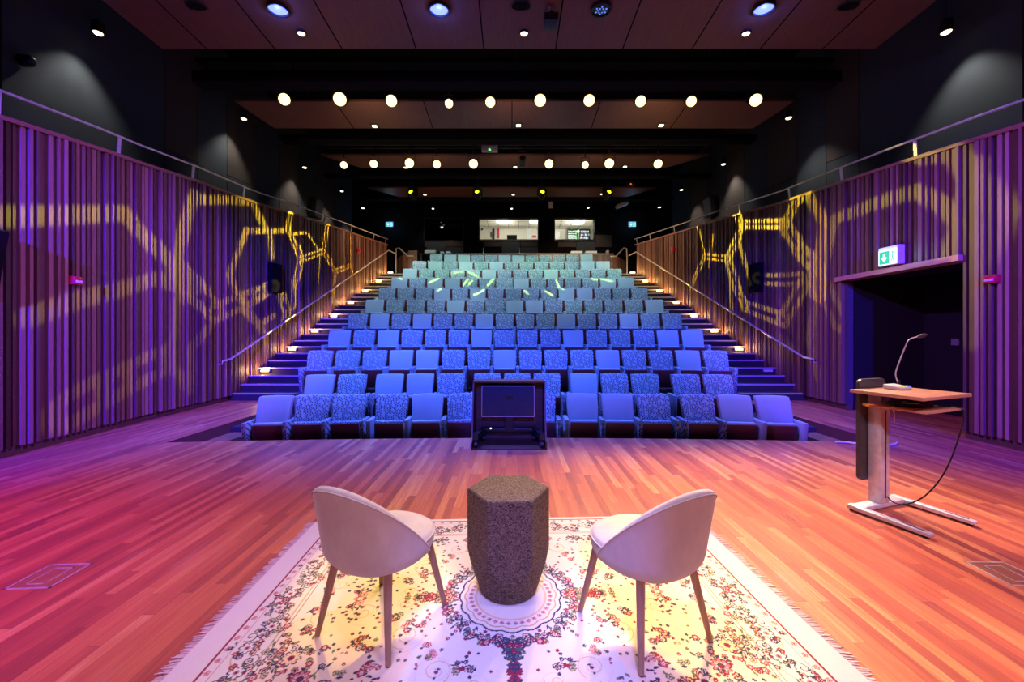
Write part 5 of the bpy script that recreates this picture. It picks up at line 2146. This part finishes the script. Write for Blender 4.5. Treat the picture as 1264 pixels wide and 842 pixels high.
# small recessed slots in panels two to four
for nm, lst, d, in (('second', ((462.5, 155.5), (640, 154.5), (816, 154.5)), None), ('third', ((501, 206.5), (636, 206), (771.5, 205.5)), None), ('rearmost', ((524.5, 240), (633.5, 240), (743, 239.5)), None)):
    zz = {'second': 7.3, 'third': 7.8, 'rearmost': 7.93}[nm]
    for i, (px, py) in enumerate(lst):
        d = (zz - HC) * F / (CY - py)
        p = W(px, py, d)
        t = thing('slot_light', f'tiny lit slot light in the {nm} ceiling panel, {("left", "centre", "right")[i]} one', 'downlight', (p.x, p.y, zz + 0.01), 0, 'tiny slot lights in the ceiling panels')
        mb = MB()
        mb.box(-0.11, 0.11, -0.11, 0.11, -0.02, 0.01)
        mb.build('rim', M['black'], t, smooth=0)
        mb = MB()
        mb.box(-0.06, 0.06, -0.05, 0.05, -0.03, -0.02)
        mb.build('lens', M['lens_white'], t, smooth=0)

# pendant downlights along both galleries
gal = []
for side, lst in ((-1, ((121, 41, 7.35), (301, 147, 11.3), (376, 207, 14.6), (422, 236, 17.2), (448, 257, 19.4))), (1, ((1168, 40, 7.0), (973.5, 146, 10.5), (893, 203, 14.4), (841, 234.5, 17.4), (814, 256, 19.0)))):
    sn = 'left' if side < 0 else 'right'
    for i, (px, py, d) in enumerate(lst):
        p = W(px, py, d)
        t = thing('pendant_downlight', f'small lit pendant downlight above the {sn} gallery, {ordinal(i + 1) if i else "first"} from the stage', 'downlight', p, 0, f'pendant downlights above the {sn} gallery')
        mb = MB()
        mb.lathe([(0.03, 0.22), (0.09, 0.2), (0.095, 0.0), (0.075, 0.0), (0.07, 0.05)], 18)
        mb.build('shade', M['black'], t)
        mb = MB()
        mb.lathe([(0.074, 0.02), (0.06, -0.012), (0.001, -0.02)], 18)
        mb.build('lens', M['lens_white'], t)
        mb = MB()
        mb.cyl((0, 0, 0.2), (0, 0, 9.65 - p.z), 0.006, n=6)
        mb.build('cord', M['blackmetal'], t)
        gal.append(p)
# tiny pendant lights before the booth
booth_lamps = []
for i, (px, py) in enumerate(((534.5, 257.5), (631.5, 257.5), (726, 256.5))):
    p = W(px, py, 19.4)
    t = thing('booth_downlight', f'tiny lit downlight in front of the booth windows, {("left", "centre", "right")[i]} one', 'downlight', p, 0, 'tiny downlights in front of the booth')
    mb = MB()
    mb.lathe([(0.03, 0.2), (0.07, 0.18), (0.075, 0.0), (0.06, 0.0)], 14)
    mb.cyl((0, 0, 0.19), (0, 0, 9.65 - p.z), 0.008, n=6)
    mb.build('shade', M['black'], t)
    mb = MB()
    mb.lathe([(0.06, 0.01), (0.05, -0.015), (0.001, -0.02)], 14)
    mb.build('lens', M['lens_white'], t)
    booth_lamps.append(p)
p = W(545.5, 280, 21.2)  # added lamp behind the glass imitates a lamp reflected in the pane
t = thing('ceiling_lamp', 'added small lamp standing in for a reflection in the dark left booth window', 'lamp', p)
mb = MB()
mb.lathe([(0.05, 0.2), (0.09, 0.18), (0.09, 0.0), (0.07, 0.0)], 14)
mb.cyl((0, 0, 0.19), (0, 0, 8.02 - p.z), 0.01, n=6)
mb.build('shade', M['black'], t)
mb = MB()
mb.sphere((0, 0, -0.01), 0.075, 14, 8)
mb.build('bulb', M['lens_white'], t)

# ------------------------------------------------------------------ LIGHTING
def spot(name, loc, target, energy, col, angle=50, blend=0.6, radius=0.15):
    l = bpy.data.lights.new(name, 'SPOT')
    l.energy = energy
    l.color = col
    l.spot_size = math.radians(angle)
    l.spot_blend = blend
    l.shadow_soft_size = radius
    o = bpy.data.objects.new(name, l)
    COL.objects.link(o)
    o.location = loc
    dv = Vector(target) - Vector(loc)
    o.rotation_euler = dv.to_track_quat('-Z', 'Y').to_euler()
    return o
def point(name, loc, energy, col, radius=0.05):
    l = bpy.data.lights.new(name, 'POINT')
    l.energy = energy
    l.color = col
    l.shadow_soft_size = radius
    o = bpy.data.objects.new(name, l)
    COL.objects.link(o)
    o.location = loc
    return o

WARM = (1.0, 0.66, 0.42)
LILAC = (0.78, 0.58, 1.0)
BLUE = (0.07, 0.12, 1.0)
VIOLET = (0.30, 0.10, 1.0)
# front lamp row washes the stage
for p, e in zip(lampA, (100, 150, 250, 300, 500, 1200, 1900, 2100, 2200, 2000)):
    spot('front_bar_beam', p + Vector((0, -0.16, -0.10)), (p.x * 0.5 + 0.6, 2.6, 0), e, WARM, 38, 0.9, 0.12)
for p in blue_lamps:
    spot('blue_lamp_beam', p + Vector((0, 0.0, -0.1)), (p.x * 0.8, 7.8, 0.1), 4600, BLUE, 72, 0.8, 0.12)
    point('blue_halo_light', p + Vector((0, 0, -0.12)), 12, BLUE, 0.05)  # added point light imitates the lens glare halo on the panel
# unseen stage grid lamps above and behind the camera, last two added fill
spot('unseen_stage_beam', (-5.5, -1.0, 6.4), (-4.3, 1.9, 0.0), 3600, (0.78, 0.12, 1.0), 48, 0.9, 0.25)
spot('unseen_stage_beam', (-1.3, 0.7, 6.5), (-0.7, 2.3, 0.0), 480, (0.66, 0.55, 1.0), 48, 0.9, 0.25)
spot('unseen_stage_beam', (1.3, 0.7, 6.5), (0.7, 2.3, 0.0), 480, (0.68, 0.55, 1.0), 48, 0.9, 0.25)
spot('unseen_stage_beam', (0.0, -3.5, 5.5), (0.0, 2.0, 0.3), 760, (1.0, 0.56, 0.82), 34, 0.9, 0.3)
spot('unseen_stage_beam', (4.5, -1.0, 6.4), (4.0, 2.2, 0.0), 1500, (0.95, 0.42, 0.85), 42, 0.9, 0.25)
spot('unseen_stage_beam', (0.6, -3.0, 5.6), (3.35, 3.4, 0.65), 1300, (0.78, 0.66, 1.0), 13, 0.9, 0.2)  # added lilac fill to brighten the lectern column
spot('unseen_stage_beam', (0.2, -4.5, 5.2), (-0.04, 5.7, 0.45), 6000, (0.04, 0.05, 1.0), 8.5, 0.5, 0.1)  # added blue spot to light the monitor box from the front
for s in (-1, 1):
    spot('wall_wash_beam', (s * 3.6, -4.0, 4.4), (s * 6.6, 4.9, 1.9), 30000 if s < 0 else 15000, (0.035, 0.012, 1.0), 36, 0.7, 0.15)
    spot('wall_wash_beam', (s * -3.5, 2.5, 6.5), (s * 6.6, 6.6, 1.8), 5800, (0.40, 0.11, 1.0), 38, 0.8, 0.2)
# rear bar beams and an added fill light the back half of the hall
for x in (-3.5, 0.0, 3.5):
    spot('back_rows_beam', (x, 12.9, 7.2), (x * 0.9, 15.4, 4.0), 950, (0.72, 1.0, 0.88), 80, 0.9, 0.15)
    spot('back_rows_beam', (x, 8.9, 7.2), (x * 0.9, 12.0, 2.8), 1250, (0.44, 0.60, 1.0), 58, 0.9, 0.15)  # added fill for the dark middle rows, no fixture faces this way
for p in booth_lamps:
    spot('booth_front_beam', p + Vector((0, 0, -0.05)), (p.x, 20.45, 5.0), 60, (1.0, 0.85, 0.7), 100, 0.8, 0.05)
for p in down_spots:
    spot('downlight_beam', p + Vector((0, 0, -0.06)), (p.x, p.y, 0), 50, (1, 0.85, 0.7), 80, 0.8, 0.06)
for p in gal:
    s = -1 if p.x < 0 else 1
    spot('gallery_beam', p + Vector((0, 0, -0.04)), (p.x + 0.25 * s, p.y, 4.0), 120, (1, 0.9, 0.8), 88, 0.7, 0.06)
for x, y, z in step_lights:
    point('step_beam', (x, y, z), 14, (1.0, 0.55, 0.16), 0.04)
for s in (-1, 1):
    spot('stair_wall_beam', (s * 1.5, 14.5, 7.2), (s * 6.0, 15.8, 4.6), 800, (1.0, 0.58, 0.30), 60, 0.9, 0.1)
spot('balustrade_fill', (0.5, 14.0, 7.4), (2.2, 17.9, 5.5), 700, (1.0, 0.6, 0.32), 44, 0.8, 0.1)  # added warm spot without a fixture, brightens the balustrade
for x in (-3.5, 0.0, 3.5):
    spot('panel_uplight', (x, 9.35, 6.55), (x, 10.6, 7.35), 25, (1.0, 0.72, 0.45), 120, 0.9, 0.1)
    spot('panel_uplight', (x * 0.8, 13.35, 6.95), (x * 0.8, 14.5, 7.8), 14, (1.0, 0.72, 0.45), 120, 0.9, 0.1)
for px in (480.5, 780.5):
    point('exit_glow', W(px, 277, BW - 0.5), 6, (0.2, 0.6, 1.0), 0.08)
point('exit_glow', (6.35, 7.0, HC + 96 * 7.0 / F), 5, (0.5, 0.95, 0.9), 0.1)
# booth light
for x in (-0.4, 1.8, 3.6):
    point('booth_light', (x, 22.4, 7.6), 60, (1.0, 0.96, 0.85), 0.3)
# rug pools
spot('pool_beam', (-3.4, 9.0, 6.9), (-0.86, 2.50, 0), 4200, (1.0, 0.70, 0.06), 6.5, 0.5, 0.05)
spot('pool_beam', (3.4, 9.0, 6.9), (0.98, 2.35, 0), 4800, (1.0, 0.70, 0.06), 8, 0.5, 0.05)
spot('pool_beam', (0.2, -1.5, 6.5), (0.05, 1.90, 0), 2200, (0.12, 0.15, 1.0), 12, 0.6, 0.05)

# patterned beams: a gobo drawn as line segments in the light's own direction space
def gobo(name, loc, target, energy, col, angle, segs, half, radius=0.0):
    o = spot(name, loc, target, energy, col, angle, 0.3, radius)
    bpy.context.view_layer.update()
    Mi = (Matrix.Translation(Vector(loc)) @ o.rotation_euler.to_matrix().to_4x4()).inverted()
    l = o.data
    l.use_nodes = True
    nt = l.node_tree
    N = NT(nt)
    tc = N.n('ShaderNodeTexCoord')
    sep = N.n('ShaderNodeSeparateXYZ')
    N.link(tc.outputs['Normal'], sep.inputs[0])
    cmb = N.n('ShaderNodeCombineXYZ')
    N.link(N.math('DIVIDE', sep.outputs[0], sep.outputs[2]), cmb.inputs[0])
    N.link(N.math('DIVIDE', sep.outputs[1], sep.outputs[2]), cmb.inputs[1])
    uv = cmb.outputs[0]
    acc = None
    for A, B, off, w, inten in segs:
        a, b = Mi @ A, Mi @ B
        a = Vector((a.x / a.z, a.y / a.z, 0))
        b = Vector((b.x / b.z, b.y / b.z, 0))
        e = b - a
        L = e.length
        v = N.n('ShaderNodeVectorMath', operation='SUBTRACT')
        N.link(uv, v.inputs[0]); v.inputs[1].default_value = a
        dt = N.n('ShaderNodeVectorMath', operation='DOT_PRODUCT')
        N.link(v.outputs[0], dt.inputs[0]); dt.inputs[1].default_value = e / (L * L)
        t = N.math('MULTIPLY', dt.outputs['Value'], 1.0, clamp=True)
        sc = N.n('ShaderNodeVectorMath', operation='SCALE')
        sc.inputs[0].default_value = e
        N.link(t, sc.inputs['Scale'])
        df = N.n('ShaderNodeVectorMath', operation='DISTANCE')
        N.link(v.outputs[0], df.inputs[0]); N.link(sc.outputs[0], df.inputs[1])
        dd = df.outputs['Value']
        if off > 0:
            dd = N.math('ABSOLUTE', N.math('SUBTRACT', dd, off))
        mr = N.n('ShaderNodeMapRange', interpolation_type='SMOOTHSTEP')
        N.link(dd, mr.inputs['Value'])
        mr.inputs['From Min'].default_value = w * 1.35
        mr.inputs['From Max'].default_value = w * 0.55
        mr.inputs['To Min'].default_value = 0.0
        mr.inputs['To Max'].default_value = inten
        acc = mr.outputs[0] if acc is None else N.math('MAXIMUM', acc, mr.outputs[0])
    em = nt.nodes.get('Emission') or N.n('ShaderNodeEmission')
    out = [n for n in nt.nodes if n.type == 'OUTPUT_LIGHT'][0]
    N.link(acc, em.inputs['Strength'])
    N.link(em.outputs[0], out.inputs['Surface'])
    return o

def wall_pt(side, px, py):
    tab = XL if side < 0 else XR
    lo, hi = 3.0, 17.5
    for _ in range(60):
        mid = (lo + hi) / 2
        if abs(lerp_table(tab, mid) - 0.05 * side) / mid * F > abs(px - CX):
            lo = mid
        else:
            hi = mid
    return W(px, py, lo)
GL = [  # left wall polylines: (points, offset, width, strength)
    ([(237, 246), (301, 248), (311, 250.5), (326, 281), (334, 287)], 0.0, 0.0077, 0.60),
    ([(237, 246), (219, 309), (219, 334)], 0.0, 0.0081, 0.48),
    ([(219, 334), (266, 386), (317, 364)], 0.011, 0.0054, 0.54),
    ([(317, 364), (331, 356)], 0.009, 0.005, 0.9),
    ([(304, 285), (350, 285)], 0.0, 0.006, 1.0),
    ([(304, 285), (282, 339), (290, 361), (300, 372)], 0.0, 0.007, 0.9),
    ([(334, 287), (336, 318)], 0.0, 0.006, 0.8),
    ([(357, 265), (354, 283), (372, 320)], 0.006, 0.0035, 1.3),
    ([(372, 320), (399, 310)], 0.006, 0.0035, 1.3),
    ([(399, 310), (404, 279)], 0.006, 0.0035, 1.3),
    ([(372, 320), (363, 350), (361, 378)], 0.006, 0.0035, 1.0),
    ([(361, 289), (377.6, 287.4), (391, 307)], 0.0, 0.0035, 1.3),
    ([(350, 285), (361, 289)], 0.0, 0.004, 1.0),
    ([(399, 310), (414.5, 335), (432, 328)], 0.006, 0.003, 1.2),
    ([(432, 328), (431.7, 290)], 0.0, 0.003, 1.2),
    ([(414.5, 335), (411, 367), (408, 382)], 0.004, 0.0025, 0.9),
    ([(395, 316), (392.6, 350)], 0.0, 0.003, 0.8),
    ([(432, 328), (440, 347)], 0.0, 0.003, 0.9),
    ([(347, 366), (353, 388), (346, 412)], 0.006, 0.004, 0.8),
    ([(331, 358), (300, 382), (317, 402), (338, 390)], 0.0, 0.006, 0.55),
    ([(0, 268), (100, 265), (153, 263), (186, 301), (214, 330), (240, 359)], 0.0, 0.0086, 0.45),
    ([(240, 240), (228, 288), (217, 323)], 0.0, 0.0077, 0.45),
    ([(36, 391), (89, 372), (143, 359), (193, 344), (214, 352), (228, 368)], 0.0, 0.0086, 0.36),
    ([(85, 505), (143, 474), (200, 446)], 0.012, 0.0063, 0.30),
    ([(200, 446), (214, 416), (216, 372)], 0.0, 0.0072, 0.27),
    ([(205, 448), (228, 470), (236, 480)], 0.0, 0.0072, 0.27),
    ([(236, 480), (236, 430), (262, 398)], 0.0, 0.0072, 0.27),
    ([(300, 372), (318, 400), (330, 428)], 0.0, 0.006, 0.45),
]
GR = [
    ([(862, 280), (870, 312)], 0.0, 0.0032, 1.2),
    ([(870, 316), (900, 320)], 0.006, 0.0035, 1.3),
    ([(900, 320), (917, 280), (911, 264)], 0.006, 0.004, 1.3),
    ([(919, 277), (970, 276)], 0.0065, 0.0045, 1.3),
    ([(970, 276), (984, 246), (997, 238)], 0.007, 0.005, 1.2),
    ([(900, 320), (911, 359), (921, 378)], 0.007, 0.0045, 1.0),
    ([(921, 378), (967, 395), (993, 352)], 0.009, 0.005, 0.6),
    ([(870, 317), (856, 346), (852, 364)], 0.005, 0.003, 1.0),
    ([(900, 325), (903, 356), (905, 388)], 0.0, 0.0035, 0.7),
    ([(913, 302), (927, 340), (932, 352)], 0.0, 0.006, 0.7),
    ([(972, 282), (990, 311), (1009, 330), (1011, 362)], 0.009, 0.006, 0.9),
    ([(943, 345), (991, 344)], 0.008, 0.004, 0.5),
    ([(997, 238), (1019, 275), (1010, 328)], 0.0, 0.009, 0.6),
    ([(1014, 345), (1030, 271), (1080, 252), (1133, 236), (1162, 252), (1187, 278), (1172, 312)], 0.0, 0.0081, 0.35),
    ([(1013, 350), (1037, 396)], 0.011, 0.0054, 0.25),
    ([(1181, 190), (1214, 232), (1240, 262)], 0.0, 0.0099, 0.30),
    ([(1206, 204), (1196, 250), (1204, 330)], 0.0, 0.0090, 0.28),
    ([(1240, 262), (1206, 330), (1196, 420)], 0.0, 0.0090, 0.25),
    ([(1011, 365), (1000, 420), (1010, 465)], 0.0, 0.0072, 0.23),
    ([(880, 290), (876, 330)], 0.0, 0.003, 0.6),
    ([(1100, 180), (1140, 196), (1182, 190)], 0.0, 0.0072, 0.30),
]
def segs_of(lst, side, soft=1.0):
    out = []
    for pts, off, w, k in lst:
        P_ = [wall_pt(side, *p) for p in pts]
        for a, b in zip(P_, P_[1:]):
            out.append((a, b, off, w, k))
    return out
HL, HR = heads[0] + Vector((0, -0.2, -0.15)), heads[3] + Vector((0, -0.2, -0.15))
gobo('left_wall_gobo', HR, (-6.5, 9.0, 3.0), 17000, (1.0, 0.80, 0.04), 75, segs_of(GL, -1), 0)
gobo('right_wall_gobo', HL, (6.6, 8.5, 3.2), 17000, (1.0, 0.80, 0.04), 80, segs_of(GR, 1), 0)
SK = [[(528, 353), (541, 344)], [(556, 341), (572, 334)], [(575, 334), (590, 343)], [(571, 355), (578, 344)], [(577, 355), (584, 344)], [(601, 354), (609, 344)],
      [(686, 344), (695, 356)], [(730, 345), (740, 349)], [(538, 362), (545, 356)], [(585, 366), (597, 357)], [(673, 358), (683, 367)], [(742, 346), (758, 352)], [(647, 357), (652, 363)], [(486, 345), (492, 350)]]
def seat_seg(pts):
    out = []
    for px, py in pts:
        d = 12.68 if py > 355.6 else (13.68 if py > 343.4 else 14.68)
        out.append(W(px, py, d))
    return (out[0], out[1], 0.0, 0.006, 1.0)
gobo('seat_gobo', Vector((0.2, 9.05, 6.7)), (0, 13.3, 3.6), 7000, (0.75, 1.0, 0.10), 100, [seat_seg(s) for s in SK], 0)

# faint scattered light of the hall
wld = bpy.data.worlds.new('hall_air')
scene.world = wld
wld.use_nodes = True
bg = wld.node_tree.nodes['Background']
bg.inputs[0].default_value = (0.35, 0.25, 0.75, 1)
bg.inputs[1].default_value = 0.001
scene.cycles.use_denoising = True
scene.cycles.max_bounces = 6
scene.cycles.diffuse_bounces = 3
scene.cycles.glossy_bounces = 3
scene.cycles.transparent_max_bounces = 8
scene.cycles.sample_clamp_indirect = 4
scene.cycles.caustics_reflective = False
scene.cycles.caustics_refractive = False
